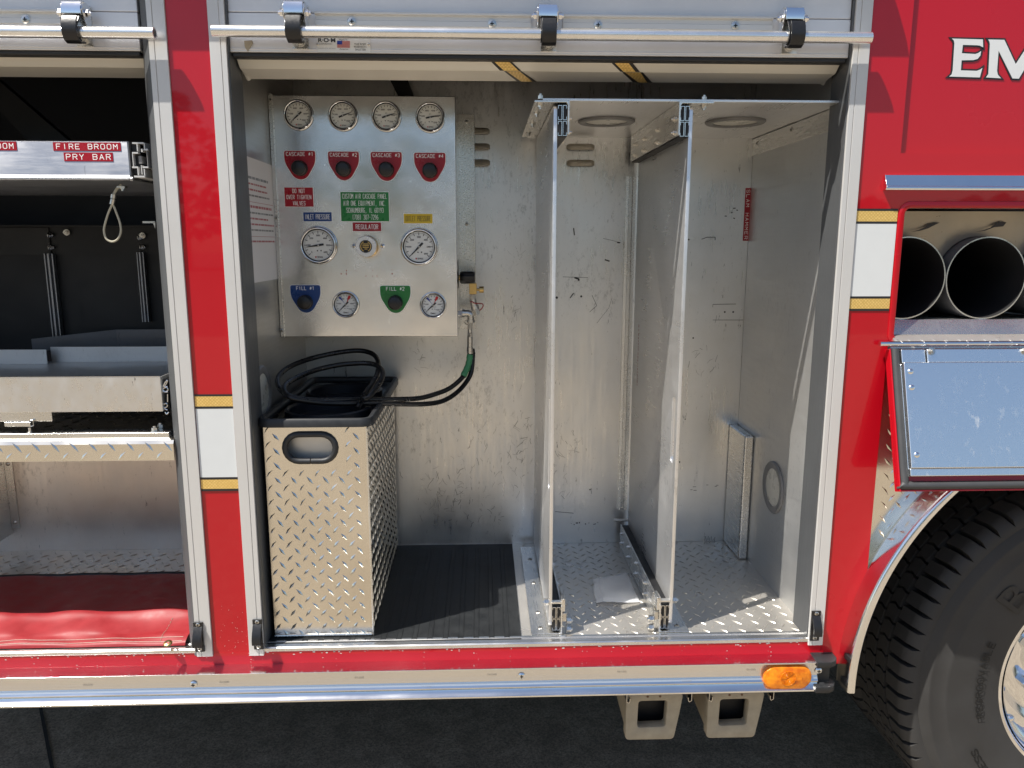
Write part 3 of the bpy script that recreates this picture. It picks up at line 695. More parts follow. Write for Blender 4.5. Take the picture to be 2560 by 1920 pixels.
        # rubber strap: from under the hood, around the bar
        pr = [(yf-.020, z+.058), (yf-.034, z+.050), (yf-.036, z+.036), (-.036, z+.022), (-.0435, z+.010), (-.0455, z), (-.043, z-.009), (-.036, z-.0145), (-.026, z-.016)]
        m.strip(pr, 'X', x-w_*.95, x+w_*.95, .0030, 2)
        m.strip([(-.042, z+.030), (-.0485, z+.018), (-.051, z+.004), (-.049, z-.008), (-.042, z-.018), (-.030, z-.022), (-.012, z-.018)], 'X', x-w_*.80, x+w_*1.02, .004, 2)
        m.bolt((x+w_*.25, yf-.004, zb+.021), (0, -1, 0), .008, .006, 0)
        m.build('bar_strap', [M['bracket'], M['chrome'], M['plastic']], D, bevel=.001)
    return D, br, zb, zl, yf
D1, br, zb, zl, yf = rollup(-.536, .803, 640, [(787, 1328, 27, 33), (1407, 1932, 40, 46)], [(880, 54), (1230, 60), (1495, 63), (1838, 65)], [(735, 1), (1370, 1), (1986, 1)], (531, 77, 2177, 95), True)
D2, *_r2 = rollup(-2.05, -.724, 330, [(-1200, 150, 27, 27)], [(64, 49)], [(182, 1)], (-800, 82, 387, 83), False)
# maker's plate on the bottom rail
def lp(x, y): return at(640+x/3.16, y/3.16, Y=yf-.0012)
a_ = lp(482, 262); b_ = lp(907, 418); m = MB(); zt_ = a_.z
m.box(a_.x, b_.x, yf-.0020, yf+.0004, b_.z, zt_+.004, 0)
def L(s, x, y, w_, h, mm=1, bold=0): A = lp(x, y); txt(m, s, (A.x, yf-.0024, A.z), w_*.00029, h*.00029, mm, bold=bold)
L('R·O·M', 560, 318, 125, 30, bold=.03); L('CORPORATION', 550, 348, 96, 9); L('KANSAS CITY, MO 64157', 562, 384, 128, 7, 2)
L('Made In', 690, 314, 60, 11); L('America', 695, 389, 64, 10); L('THE ROM', 822, 350, 84, 13); L('ROBINSON', 824, 371, 88, 13); L('SHUTTER', 826, 393, 80, 13)
for k in range(9):
    A = lp(641, 325+k*6.1); B = lp(743, 325+(k+.5)*6.1+1.6); m.face([(A.x, yf-.0023, A.z), (B.x, yf-.0023, A.z), (B.x, yf-.0023, B.z), (A.x, yf-.0023, B.z)], 3)
A = lp(641, 323); B = lp(682, 352); m.face([(A.x, yf-.0026, A.z), (B.x, yf-.0026, A.z), (B.x, yf-.0026, B.z), (A.x, yf-.0026, B.z)], 4)
for x_ in (489, 890): A = lp(x_, 351); m.dome((A.x, yf-.0021, A.z), (0, -1, 0), .003, .0015, m=5)
m.build('maker_plate', [M['dial'], M['dialink'], M['ring'], M['flagred'], M['dblue'], M['steel']], D1, smooth=False)
# ---------------------------------------------------------------- rub rail
YR = -.042
zt = at(1240, 1672, Y=YR).z; zb_ = at(1240, 1745, Y=YR).z; H_ = zt-zb_
x1 = at(2053, 1650, Y=YR).x
m = MB()
prof = [(.0, zt+.0015), (YR, zt), (YR, zt-.0035), (YR+.015, zt-.005), (YR+.0165, zb_+H_*.62), (YR+.0150, zb_+H_*.46), (YR+.0105, zb_+H_*.34), (YR+.008, zb_+H_*.30), (YR+.008, zb_+H_*.275), (YR+.013, zb_+H_*.25), (YR+.012, zb_+H_*.19), (YR+.006, zb_+H_*.10), (YR, zb_+H_*.055), (YR, zb_), (.0, zb_+.002)]
m.extr(prof, 'X', -2.2, x1)
RR = m.build('rub_rail', M['rail'], T, bevel=.0006)
m = MB(); m.extr([(YR+.0145, zt-.0065), (YR+.0158, zb_+H_*.62), (YR+.0143, zb_+H_*.46), (YR+.0106, zb_+H_*.36), (YR+.0118, zb_+H_*.36), (YR+.0155, zb_+H_*.46), (YR+.017, zb_+H_*.62), (YR+.0157, zt-.0065)], 'X', -2.2, x1-.001, 0)
pts = []
for px, py in ((232, 1712), (58, 1738), (1014-640+640, 0)): pass
def dot(px, py):
    c = at(px, py, Y=YR+.0138); txt(m, 'DOT-C2', (c.x, YR+.0105 if c.z < zb_+H_*.5 else YR+.0138, c.z), .022, .0034, 1, u=(-1, 0, 0), v=(0, 0, -1))
for px, py in ((219, 1713), (55, 1738), (392, 1735), (560, 1706), (733, 1724), (898, 1695), (1066, 1715), (1230, 1687), (1393, 1708), (1555, 1680), (1716, 1701), (1878, 1675)): dot(px, py)
m.build('reflective_tape', [M['reflex'], M['ring']], RR, smooth=False)
for px, py in ((484, 1711), (1304, 1690), (2046, 1677)):
    c = at(px, py, Y=YR+.0140); s_ = MB(); s_.dome(c, (0, -1, 0), .0088, .004, n=20, cross=1); s_.build('screw', [M['chrome'], M['slot']], RR)
# rubber end cap: two rounded lips joined by a web
m = MB(); xe = at(2098, 1650, Y=YR).x
for za, zc in ((zt-.012, zt+.003), (zb_-.003, zb_+.014)):
    vs, fs = outline([[(x1-.008, YR-.003), (xe-.022, YR-.003), (xe-.008, YR+.004), (xe, YR+.018), (xe, 0), (x1-.008, 0)]], extrude=(zc-za)/2-.002, bev=.002)
    m.raw([(a, b, c+(za+zc)/2) for a, b, c in vs], fs, 0)
m.box(x1-.004, xe-.012, YR+.02, 0, zb_+.01, zt, 0)
m.build('end_cap', [M['rubber']], RR)
# amber marker lamp
c = at(1967, 1691, Y=YR+.010); wL = (at(2024, 1691, Y=YR)-at(1911, 1691, Y=YR)).length/2; hL = .027
vs, fs = outline([rrect(c.x-wL, c.x+wL, c.z-hL, c.z+hL, .0265, 10)], extrude=.006, bev=.004)
ml = MB(); ml.raw([(a, YR+.012-z, b) for a, b, z in vs], fs); mo = ml.build('marker_lamp', M['amber'], T, angle=50)
ml = MB()
for k in range(6): ml.lathe([(.003+k*.003, .0002), (.0036+k*.003, .0014), (.0042+k*.003, .0002)], (c.x, YR+.0016, c.z), (0, -1, 0), 30)
ml.face([(c.x+.003, YR+.0012, c.z-.007), (c.x+wL*.62, YR+.0012, c.z-.007), (c.x+wL*.62, YR+.0012, c.z+.003), (c.x+.003, YR+.0012, c.z+.003)])
ml.build('lens_rings', M['amber'], mo)
# ---------------------------------------------------------------- fender
m = MB(); a81 = math.degrees(math.acos((.9435-FX)/.715)); dp = arc(.715, a81, 55, 22)+[(2.6, 1.05), (2.6, 1.3655), (.9435, 1.3655)]
m.raw(*slab([dp], .003, .02)); nfd = .003
def skp(x, y): X, Z = .9435+x, .75+y; return (X-FX)**2+(Z-FZ)**2 < .735**2
lozenges(m, (.9435, nfd, .75), (1, 0, 0), (0, 0, 1), (0, -1, 0), .8, .61, pitch=.036, row=.018, L=.027, wd=.007, h=.0018, skip=skp)
m.build('tread_plate_panel', M['tread'], T, angle=20)
m = MB(); A0, A1 = 180+2.0, 20
def ring(prof, a0, a1, n, mb):
    vs = []
    for i in range(n+1):
        t = math.radians(a0+(a1-a0)*i/n)
        for r, y in prof: vs.append((FX+r*math.cos(t), y, FZ+r*math.sin(t)))
    k = len(prof); fs = [(i*k+j, i*k+(j+1) % k, (i+1)*k+(j+1) % k, (i+1)*k+j) for i in range(n) for j in range(k)]
    fs += [tuple(range(k)), tuple(range(n*k+k-1, n*k-1, -1))]
    mb.raw(vs, fs)
ring([(.7250, -.0005), (.7242, -.006), (.7238, -.050), (.7228, -.0565), (.7195, -.0600), (.7085, -.0612), (.7055, -.059), (.7055, -.053), (.7125, -.050), (.7130, -.03), (.7130, .10), (.7180, .10), (.7215, .002)], 181.3, 20, 110, m)
m.build('fender_trim', M['rail'], T, angle=50)
m = MB()
ring([(.7115, .09), (.7115, .75), (.720, .75), (.720, .09)], 183, -3, 60, m)
m.raw([(FX+.715*math.cos(math.radians(t)), .74, FZ+.715*math.sin(math.radians(t))) for t in range(-3, 184, 6)], [tuple(range(32))])
m.build('wheel_well', M['dark'], T, smooth=False)
# ---------------------------------------------------------------- wheel
M['tyre_shade'] = plain('tyre_letter_shadow', (.004, .004, .004), .7)  # flat black strokes carrying the shadow of the embossed lettering
W = empty('wheel', None, None, (AX, 0, AZc)); W.parent = T
RT_ = .560
def tyre(y0, flip, name):
    m = MB(); 
    pr = [(.292, .020), (.300, .004), (.335, -.006), (.40, -.014), (.447, -.016), (.452, -.0165), (.456, -.0155), (.488, -.010), (.492, -.0115), (.497, -.010), (.520, .002), (.530, .008), (.537, .016), (.538, .03), (.530, .05), (.530, .24), (.530, .262), (.49, .285), (.40, .29), (.30, .265)]
    m.lathe([(r, y0+h) for r, h in pr], (AX, 0, AZc), (0, 1, 0), 160)
    n = 74
    for i in range(n):
        t = 2*math.pi*i/n; w_ = 2*math.pi/n*.74
        def P(r, y, a): return (AX+r*math.cos(a), y0+y, AZc+r*math.sin(a))
        prof = [(.516, .0005), (.528, -.0015), (.548, .006), (RT_-.001, .022), (RT_, .03), (RT_, .082), (.528, .086), (.530, .03), (.52, .01)]
        vs = []; 
        for k, a in ((0, t), (1, t+w_)):
            for (r, y) in prof: vs.append(P(r, y, a+(.010 if y > .05 else 0)+(.012 if (k == 1 and r < .53) else 0)-(.012 if k == 0 and r < .53 else 0)))
        q = len(prof); m.raw(vs, [(j, (j+1) % q, q+(j+1) % q, q+j) for j in range(q)]+[tuple(range(q-1, -1, -1)), tuple(range(q, 2*q))])
        # inner ribs with stepped lugs
        for (ya, yb, of) in ((.096, .140, .5), (.150, .196, .1), (.206, .262, .6)):
            a0 = t+of*2*math.pi/n; a1 = a0+w_*1.15; s_ = .02
            va = [P(RT_-.001, ya, a0), P(RT_-.001, (ya+yb)/2, a0-s_*.5), P(RT_-.001, yb, a0+s_*.3), P(RT_-.001, yb, a1+s_*.3), P(RT_-.001, (ya+yb)/2, a1-s_*.5), P(RT_-.001, ya, a1)]
            vb = [P(.528, ya, a0), P(.528, (ya+yb)/2, a0-s_*.5), P(.528, yb, a0+s_*.3), P(.528, yb, a1+s_*.3), P(.528, (ya+yb)/2, a1-s_*.5), P(.528, ya, a1)]
            m.raw(va+vb, [tuple(range(6))]+[(j, (j+1) % 6, 6+(j+1) % 6, 6+j) for j in range(6)])
    if not flip:
        def curved(s, r0, amid, Ht, Wd, yo, raise_=.0014, bold=0):
            def fn(a, b):
                rr = r0+b; th = amid-a/r0; y = yo(rr)
                return (AX+rr*math.cos(th), y, AZc+rr*math.sin(th))
            txt(m, s, (0, 0, 0), Wd, Ht, 1, fn=fn, bold=bold)
        ysurf = lambda r: y0-.0165-.0008+abs(r-.447)*.07
        def polar(px, py): p = at(px, py, Y=y0-.0155); return math.hypot(p.x-AX, p.z-AZc), math.atan2(p.z-AZc, p.x-AX)
        def cst(s, px, py, Ht, Wd, wt=.16):
            r0, am = polar(px, py)
            stx(m, s, (0, 0, 0), Wd, Ht, 2, wt=wt, fn=lambda a, b, o: (AX+(r0+b)*math.cos(am-a/r0), y0-.0178-o+abs(r0+b-.447)*.05, AZc+(r0+b)*math.sin(am-a/r0)))
        cst('REGROOVABLE', 2453, 1703, .017, .215, .2); cst('TUBELESS', 2470, 1935, .017, .17, .2)
        r0, am = polar(2537, 1495); curved('B', r0, am, .075, .06, lambda r: y0-.0178)
    o = sub(m, name, [M['tyre'], M['rubber'], M['tyre_shade']], W, angle=40); return o
tyre(.040, False, 'tyre'); tyre(.375, True, 'tyre')
m = MB()
m.lathe([(.280, .07), (.283, .052), (.292, .044), (.300, .044), (.302, .052), (.2955, .062), (.286, .064)], (AX, 0, AZc), (0, 1, 0), 128)
m.lathe([(.283, .050), (.275, .060), (.268, .090), (.262, .13), (.25, .16), (.225, .165), (.20, .15), (.17, .148), (.12, .15), (.118, .06), (.09, .04), (.0005, .035)], (AX, 0, AZc), (0, 1, 0), 128)
for k in range(10):
    t = math.radians(18+36*k); c = Vector((AX+.168*math.cos(t), .148, AZc+.168*math.sin(t))); m.cyl(c, c-Vector((0, .035, 0)), .019, 6); m.dome(c-Vector((0, .035, 0)), (0, -1, 0), .017, .012)
    t += math.radians(18); c = Vector((AX+.262*math.cos(t), .115, AZc+.262*math.sin(t)))
    m.dome(c, (-math.cos(t), -.5, -math.sin(t)), .012, .018)
sub(m, 'rim', M['chrome'], W, angle=40)
# ---------------------------------------------------------------- tube compartment on the right
M['liner'] = alu('tan_liner', (.36, .32, .25), .35, (2, 9, 9), .3, metal=.6, bstr=.3)
m = MB()
m.box(.946, 2.55, .62, .63, 1.36, 1.72, 0); m.box(.946, 2.55, .046, .62, 1.689, 1.694, 0); m.box(.940, .9455, .046, .62, 1.36, 1.70, 0)
# crumpled bright liner sheet above the tubes
cx_ = [.998, 1.1935, 1.389, 1.5845]
ln = [(.948, 1.560)]+[(2.3, 1.560), (2.3, 1.676), (.948, 1.676)]
def cut(x0, x1, y0=1.560, y1=1.676):     # strip of sheet between two tube centres, scalloped by the tubes
    o = []
    for i in range(15):
        t = i/14; x = x0+(x1-x0)*t; d = min(abs(x-c_) for c_ in cx_); zz = 1.520+math.sqrt(max(0, .0990**2-d*d)) if d < .099 else y0
        o.append((x, max(y0, zz)))
    return o+[(x1, y1), (x0, y1)]
edges = [.948, .998, 1.096, 1.1935, 1.291, 1.389, 1.487, 1.5845, 1.68]
for e0, e1 in zip(edges[:-1], edges[1:]):
    q = cut(e0, e1); nq = len(q)//1
    top = q[:15]
    for i in range(14):
        (xa, za_), (xb, zb_q) = top[i], top[i+1]; m.face([(xa, .090, za_), (xb, .090, zb_q), (xb, .078, 1.676), (xa, .078, 1.676)], 1)
for pl in ([(2275, 580), (2300, 577), (2320, 571), (2342, 560), (2350, 556), (2338, 556), (2322, 560), (2312, 568), (2296, 575)], [(2438, 580), (2462, 577), (2486, 568), (2508, 566), (2516, 556), (2506, 553), (2490, 558), (2476, 569), (2460, 575)]):
    q = [at(x, y, Y=.0765) for x, y in pl]; m.face(q, 2)
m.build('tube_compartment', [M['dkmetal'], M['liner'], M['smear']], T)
zc = at(2400, 802, Y=.03).z
m = MB(); m.extr([(.60, zc-.012), (.60, zc-.004), (.040, zc+.002), (.004, zc-.036), (.004, zc-.041), (.05, zc-.041)], 'X', .953, 2.5)
m.build('compartment_ledge', M['bracket'], T)
zl2 = at(2400, 838, Y=.004).z; m = MB(); ze = at(2300, 858, Y=-.014).z
m.extr([(.02, zl2+.003), (.002, zl2), (-.012, ze+.004), (-.012, ze+.0015), (.02, ze+.0015)], 'X', .952, 2.5)
lozenges(m, (.953, .001, zl2), (1, 0, 0), (0, -.012, ze-zl2+.004), (0, -.9, .5), 1.5, .028, pitch=.03, row=.012, L=.02, wd=.006, h=.0016)
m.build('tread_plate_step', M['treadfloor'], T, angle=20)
hp = at(2200, 862, Y=-.018)
m = MB(); m.cyl((hp.x, -.016, ze-.001), (2.5, -.016, ze-.001), .0062, 14)
for k in range(30): m.cyl((hp.x+.05+k*.052, -.016, ze-.001), (hp.x+.0515+k*.052, -.016, ze-.001), .0068, 14)
m.build('hinge', M['chrome'], T)
for px in (2268, 2464):
    c = None
for cx in (.998, 1.1935, 1.389):
    m = MB(); R = .0955
    m.lathe([(R, 0), (R+.0015, .001), (R+.0015, .55), (R-.0010, .55)], (cx, .05, 1.520), (0, 1, 0), 72, 0); m.lathe([(R-.0010, .55), (R-.0012, .001), (R, 0)], (cx, .05, 1.520), (0, 1, 0), 72, 1)  # inside of the tube coloured near black for the shade within
    m.lathe([(R-.003, .549), (.001, .549)], (cx, .05, 1.520), (0, 1, 0), 40, 1)
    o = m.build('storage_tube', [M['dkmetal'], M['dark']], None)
    m = MB(); m.lathe([(R-.0012, -.0004), (R+.0016, -.0004)], (cx, .05, 1.520), (0, 1, 0), 72); m.build('rolled_edge', M['bright'], o)
    lab = {.998: 'grey metal storage tube partly hidden behind the red edge of the side compartment', 1.1935: 'grey metal storage tube shown as a nearly full circle', 1.389: 'grey metal storage tube cut off by the right edge of the photo'}[cx]
    tag(o, lab, 'storage tube', 'storage tubes in the open side compartment')
# bottle door: hinged below, hanging open, tilted out at the bottom
tp = Vector((.938, -.010, 1.358)); bt = Vector((.938, -.108, 1.046)); dn = (bt-tp); Hd = dn.length; dn.normalize(); nn = Vector((0, dn.z, -dn.y)); nn = nn if nn.y < 0 else -nn
def dpnt(x, s, o): return Vector((x, 0, 0))+Vector((0, tp.y, tp.z))+dn*s+nn*o
BD = empty('bottle_door', None, None); BD.parent = T
def dbox(mb, x0, x1, s0, s1, o0, o1, mm=0):
    a = [dpnt(x0, s0, o0), dpnt(x1, s0, o0), dpnt(x1, s1, o0), dpnt(x0, s1, o0)]; b = [dpnt(x0, s0, o1), dpnt(x1, s0, o1), dpnt(x1, s1, o1), dpnt(x0, s1, o1)]
    mb.hexa(a, b, mm)
m = MB(); dbox(m, .938, 2.5, 0, Hd, -.012, -.002); dbox(m, .938, .9415, 0, Hd, -.002, .010); dbox(m, .9417, 2.5, Hd-.004, Hd, -.002, .008); m.build('outer_skin', M['red'], BD, bevel=.001)
m = MB()
pth = cr([dpnt(.952, .0, .006), dpnt(.952, .15, .006), dpnt(.952, Hd-.03, .006), dpnt(.956, Hd-.017, .006), dpnt(.97, Hd-.0135, .006), dpnt(1.3, Hd-.0135, .006), dpnt(2.45, Hd-.0135, .006)], 5)
m.tube(pth, .0095, 12); m.build('gasket', M['gasket'], BD)
xi, xo = at(2260, 1000, Y=-.06).x, 2.46
m = MB(); dbox(m, xi, xo, .034, Hd-.052, .0, .026, 0); dbox(m, xi+.06, xo, .002, .0335, .0, .020, 0); dbox(m, .962, xi+.058, .002, .0335, .0, .016, 0)
dbox(m, .963, xi-.0015, .036, Hd-.033, .0, .013, 0); dbox(m, xi-.001, xo, Hd-.0515, Hd-.034, .0, .022, 0)
m.build('inner_panel', M['door'], BD, bevel=.003)
for px, py in ((2275, 921), (2275, 958), (2275, 956+0)):
    pass
for s_, px in ((.075, 2275), (.112, 2276), (.265, 2276)):
    c = dpnt(xi+.014, s_-.02, .026); m = MB(); m.dome(c, nn, .0065, .0035, cross=None); m.build('rivet', M['chrome'], BD)
for x in (1.03, 1.25):
    m = MB(); m.bolt(dpnt(x, .008, .020), nn, .0065, .006); m.build('hinge_bolt', M['steel'], BD)
M['rust'] = plain('rust_brown', (.12, .06, .03), .7)
# ---------------------------------------------------------------- wheel chocks hanging in their clips
def chock(dx, label):
    yc = .03; q = lambda x, y, Y=yc: at(x, y, Y=Y)
    tl, trr, brr, bl = q(1570, 1738), q(1700, 1736), q(1682, 1846), q(1566, 1848)
    w0, w1, w2, w3 = q(1594, 1751), q(1672, 1749), q(1666, 1819), q(1590, 1822)
    o = empty('wheel_chock', label, 'wheel chock', (tl.x+dx, yc, bl.z), 'wheel chocks in holders under the side'); org = Vector((tl.x, 0, bl.z))
    P = lambda v: (v.x-org.x, v.z-org.z)
    def rnd4(ps, r):
        out = []
        for i in range(len(ps)):
            a, b, c = Vector(ps[i-1]), Vector(ps[i]), Vector(ps[(i+1) % len(ps)])
            p, n_ = b+(a-b).normalized()*r, b+(c-b).normalized()*r
            for k in range(5): t = k/4; out.append(tuple((1-t)**2*p+2*t*(1-t)*b+t*t*n_))
        return out
    A, B, Cc, D = P(tl), P(trr), P(brr), P(bl)
    outer = rnd4([(A[0]-.001, A[1]), (B[0]+.006, B[1]+.0), (B[0]-.001, B[1]-.05), Cc, D], .008)
    inner = rnd4([P(w0), P(w1), P(w2), P(w3)], .012)
    vs, fs = outline([outer, inner], extrude=.012, bev=.003); m = MB(); m.raw([(a, .015-z, b) for a, b, z in vs], fs)
    # hollow wedge body running back under the truck
    for (u, v) in ((D, A), (B, Cc)):
        s_ = 1 if u is D else -1
        m.hexa([(u[0]+s_*.003, .028, u[1]-(0.004 if s_ < 0 else -.006)), (u[0]+s_*.012, .028, u[1]), (u[0]+s_*.012, .22, u[1]+(.02 if s_ > 0 else 0)), (u[0]+s_*.003, .22, u[1]+(.02 if s_ > 0 else 0))], [(v[0]+s_*.003, .028, v[1]), (v[0]+s_*.012, .028, v[1]), (v[0]+s_*.012, .22, v[1]), (v[0]+s_*.003, .22, v[1])])
    m.hexa([(D[0]+.004, .028, D[1]+.003), (Cc[0]-.004, .028, Cc[1]+.003), (Cc[0]-.004, .22, Cc[1]+.024), (D[0]+.004, .22, D[1]+.024)], [(D[0]+.004, .028, D[1]+.012), (Cc[0]-.004, .028, Cc[1]+.012), (Cc[0]-.004, .22, Cc[1]+.033), (D[0]+.004, .22, D[1]+.033)])
    for fx in (.38, .62): x_ = A[0]+(B[0]-A[0])*fx; m.cyl((x_, .0005, A[1]-.005), (x_, -.0006, A[1]-.005), .0032, 10, 1)
    m.build('chock_body', [M['chock'], M['rust']], o, angle=40)
    m = MB(); m.box(D[0]+.0125, Cc[0]-.0125, .05, .06, D[1]+.013, A[1]); m.build('window_shade_sheet', M['slot'], o, smooth=False)  # black sheet put behind the window for the shade of the hollow body
    for x0, dr in ((A[0]-.006, 1), (B[0]+.028, -1)):
        m = MB(); m.strip([(x0, A[1]+.012), (x0, A[1]-.012), (x0+dr*.007, A[1]-.016), (x0+dr*.010, A[1]-.010), (x0+dr*.010, A[1]-.003)][::dr], 'Y', -.012, .03, .0016)
        m.build('holder_clip', M['steel'], o)
    return o
chock(0, 'beige wheel chock hanging under the rail, the one farther from the tyre')
chock(at(1775+203/1.0-203+203-0, 1738, Y=.03).x-at(1775, 1738, Y=.03).x, 'beige wheel chock hanging under the amber marker lamp, nearer the tyre')
# unseen underbody block, added to keep daylight off the ground below
m = MB(); m.box(-2.2, .86, .66, 1.88, .20, .56); m.build('chassis_light_block', M['dark'], T, smooth=False)

# ================================================================== air cascade panel
YP = .350
P_ = lambda x, y: at(x, y, Y=YP)
tl, trr, brr, bl = P_(681, 236), P_(1138, 241), P_(1145, 842), P_(711, 842)
px0 = (tl.x+bl.x)/2; px1 = (trr.x+brr.x)/2; pz1 = (tl.z+trr.z)/2; pz0 = (bl.z+brr.z)/2
AP = empty('air_cascade_panel', 'brushed metal breathing air control panel with gauges and coloured labels', 'control panel', ((px0+px1)/2, YP, pz0))
m = MB(); m.box(px0, px1, YP, .612, pz0, pz1); sub(m, 'enclosure', M['panel'], AP, bevel=.0025)
# left mounting flange with its fold, right mounting flange on the back wall
m = MB(); lf = at(666, 232, Y=YP+.01); m.box(-.5522, -.5435, YP+.006, YP+.05, pz0+.0, pz1+.004); m.box(-.5434, px0-.0002, YP+.012, YP+.05, pz0+.002, pz1-.002)
m.box(px0-.0035, px0+.0005, YP-.002, YP+.013, pz0-.001, pz1+.001)
sub(m, 'left_flange', M['bracket'], AP, bevel=.0012)
a_ = at(1150, 285, Y=.612); b_ = at(1186, 285, Y=.612); c_ = at(1160, 822, Y=.612); m = MB(); m.box(px1-.03, b_.x, .6122, .6155, c_.z, a_.z); m.box(b_.x-.0025, b_.x, .6156, .644, c_.z, a_.z)
sub(m, 'right_flange', M['bracket'], AP, bevel=.0008)
for q, d in ((at(677, 250, Y=YP+.005), 0), (at(692, 545, Y=YP+.005), 0), (at(704, 825, Y=YP+.005), 0), (at(1166, 304, Y=.611), 0), (at(1167, 560, Y=.611), 0)):
    m = MB(); m.dome(q, (0, -1, 0), .0052, .003, cross=1); sub(m, 'screw', [M['steel'], M['slot']], AP)
m = MB(); m.box(px1-.001, px1+.0012, YP+.05, YP+.085, at(1141, 705, Y=YP).z-.02, at(1141, 650, Y=YP).z); sub(m, 'side_slot', M['slot'], AP)
def part_at(name, mats, mb, c, parent=AP, **k):
    """part with its own origin (c world, mesh local)"""
    o = mb.build(name, mats, parent, **k); L = Vector((0, 0, 0)); r = parent
    while r is not None: L += r.location; r = r.parent
    o.location = Vector(c)-L; return o
INK = [M['dial'], M['dialink'], M['dred'], M['dblue'], M['brass']]
def gauge(c, R, kind):
    """kind: 's' 0-7500 small, 'l' 0-6000 large, 'f' fill gauge with coloured pointers"""
    m = MB(); rd = R*.80
    m.lathe([(R*1.0, -.0005), (R*1.0, .004), (R*.985, .007), (R*.97, .0085), (R*.93, .011), (R*.895, .0125), (R*.855, .0118), (R*.835, .0095), (R*.825, .006), (rd, .0045)], (0, 0, 0), (0, -1, 0), 64)
    for an in (50, 130) if kind == 's' else ():
        t = math.radians(an); m.cyl((R*.9*math.cos(t), -.011, R*.9*math.sin(t)), (R*.9*math.cos(t), -.0128, R*.9*math.sin(t)), .0011, 8, 1)
    m.lathe([(R*.842, .0113), (R*.80, .0058)], (0, 0, 0), (0, -1, 0), 64, 1); m.lathe([(R*1.012, .0002), (R*1.012, .0018), (R*.99, .0019)], (0, 0, 0), (0, -1, 0), 64, 1)  # outer black ring paints the bezel's shadow on the panel, inner one outlines it
    gz = part_at('gauge', [M['chrome'], M['slot']], m, c, angle=60)
    m = MB(); yd = -.0048; m.lathe([(rd, .0046), (.0004, .0046)], (0, 0, 0), (0, -1, 0), 64)
    ya = yd-.0002
    def bar(an, r0, r1, w_, mm=1):
        t = math.radians(an); d = Vector((math.cos(t), 0, math.sin(t))); n_ = Vector((-d.z, 0, d.x))*w_/2
        m.face([d*r0+n_+Vector((0, ya, 0)), d*r1+n_+Vector((0, ya, 0)), d*r1-n_+Vector((0, ya, 0)), d*r0-n_+Vector((0, ya, 0))], mm)
    a0, a1 = 225, -45
    nmaj, nmin = (12, 60) if kind == 'l' else (15, 60 if kind == 's' else 45)
    for i in range(nmin+1): bar(a0+(a1-a0)*i/nmin, rd*.86, rd*.95, rd*.014)
    for i in range(nmaj+1): bar(a0+(a1-a0)*i/nmaj, rd*.76, rd*.95, rd*.042)
    nums = ['0', '1000', '2000', '3000', '4000', '5000', '6000'] if kind == 'l' else ['0', '1500', '3000', '4500', '6000', '7500']
    for i, s_ in enumerate(nums):
        t = math.radians(a0+(a1-a0)*i/(len(nums)-1)); rr = rd*(.60 if kind != 'l' else .64)
        wd = rd*(.33 if kind != 'l' else .26) if s_ != '0' else rd*.06
        txt(m, s_, (rr*math.cos(t), ya, rr*math.sin(t)), wd, rd*(.13 if kind != 'l' else .12), 1, bold=.02)
    if kind == 'f':
        txt(m, 'SCBA psi', (0, ya, -rd*.16), rd*.55, rd*.10, 1, bold=.02); txt(m, 'Classic 1', (0, ya, -rd*.74), rd*.52, rd*.14, 1, bold=.04)
        for an, mm in ((63, 2), (128, 3)):
            t = math.radians(an); d = Vector((math.cos(t), 0, math.sin(t))); n_ = Vector((-d.z, 0, d.x)); y = Vector((0, ya-.0004, 0))
            L1 = rd*.92; wq = rd*.14 if mm == 2 else rd*.09
            m.face([d*L1+n_*wq*.6+y, d*L1-n_*wq*.6+y, d*L1*.84-n_*wq+y, d*L1*.5-n_*wq*.3+y, d*rd*.05+y, d*L1*.5+n_*wq*.3+y, d*L1*.84+n_*wq+y], mm)
    else:
        txt(m, 'psi', (0, ya, rd*.26), rd*.15, rd*.13, 1)
        txt(m, 'S', (-rd*.20, ya, -rd*.78), rd*.10, rd*.11, 2, bold=.06); txt(m, 'SPAN', (rd*.07, ya, -rd*.78), rd*.36, rd*.12, 1, bold=.02)
        m.face([(-rd*.27, ya, -rd*.73), (-rd*.14, ya, -rd*.73), (-rd*.14, ya, -rd*.75), (-rd*.27, ya, -rd*.75)], 2)
    for x in (-.08, .16): m.cyl((rd*x, ya, -rd*.36), (rd*x, ya-.0003, -rd*.36), rd*.045, 10, 1)
    m.build('dial', INK, gz, smooth=False)
    m = MB(); y = -.0068
    m.face([(-rd*.36, y, rd*.065), (-rd*.36, y, -rd*.065), (0, y, -rd*.07), (rd*.55, y, -rd*.032), (rd*.86, y, -rd*.008), (rd*.86, y, rd*.008), (rd*.55, y, rd*.032), (0, y, rd*.07)], 0)
    m.cyl((0, y+.001, 0), (0, y-.001, 0), rd*.05, 16, 1)
    m.build('needle', [M['dialink'], M['steel']], gz, smooth=False); return gz
def set_needle(gz, deg):
    for c in gz.children:
        if c.name.startswith('needle'): c.rotation_euler = (0, -math.radians(deg), 0)
def gcopy(src, c):
    o = copy_tree(src, AP); L = AP.location; o.location = Vector(c)-L; return o
gs = gauge(P_(747, 288), (P_(784, 288)-P_(709, 288)).length/2, 's'); set_needle(gs, 221)
for (x, y, dg) in ((858, 290, 21), (966, 291.5, 18), (1075.5, 294, 11)): set_needle(gcopy(gs, P_(x, y)), dg)
gl = gauge(P_(797, 613), .0500, 'l'); set_needle(gl, 189); set_needle(gcopy(gl, P_(1048, 617)), 226)
gf = gauge(P_(865, 761), .0360, 'f'); set_needle(gf, 224); set_needle(gcopy(gf, P_(1083, 763)), 221)
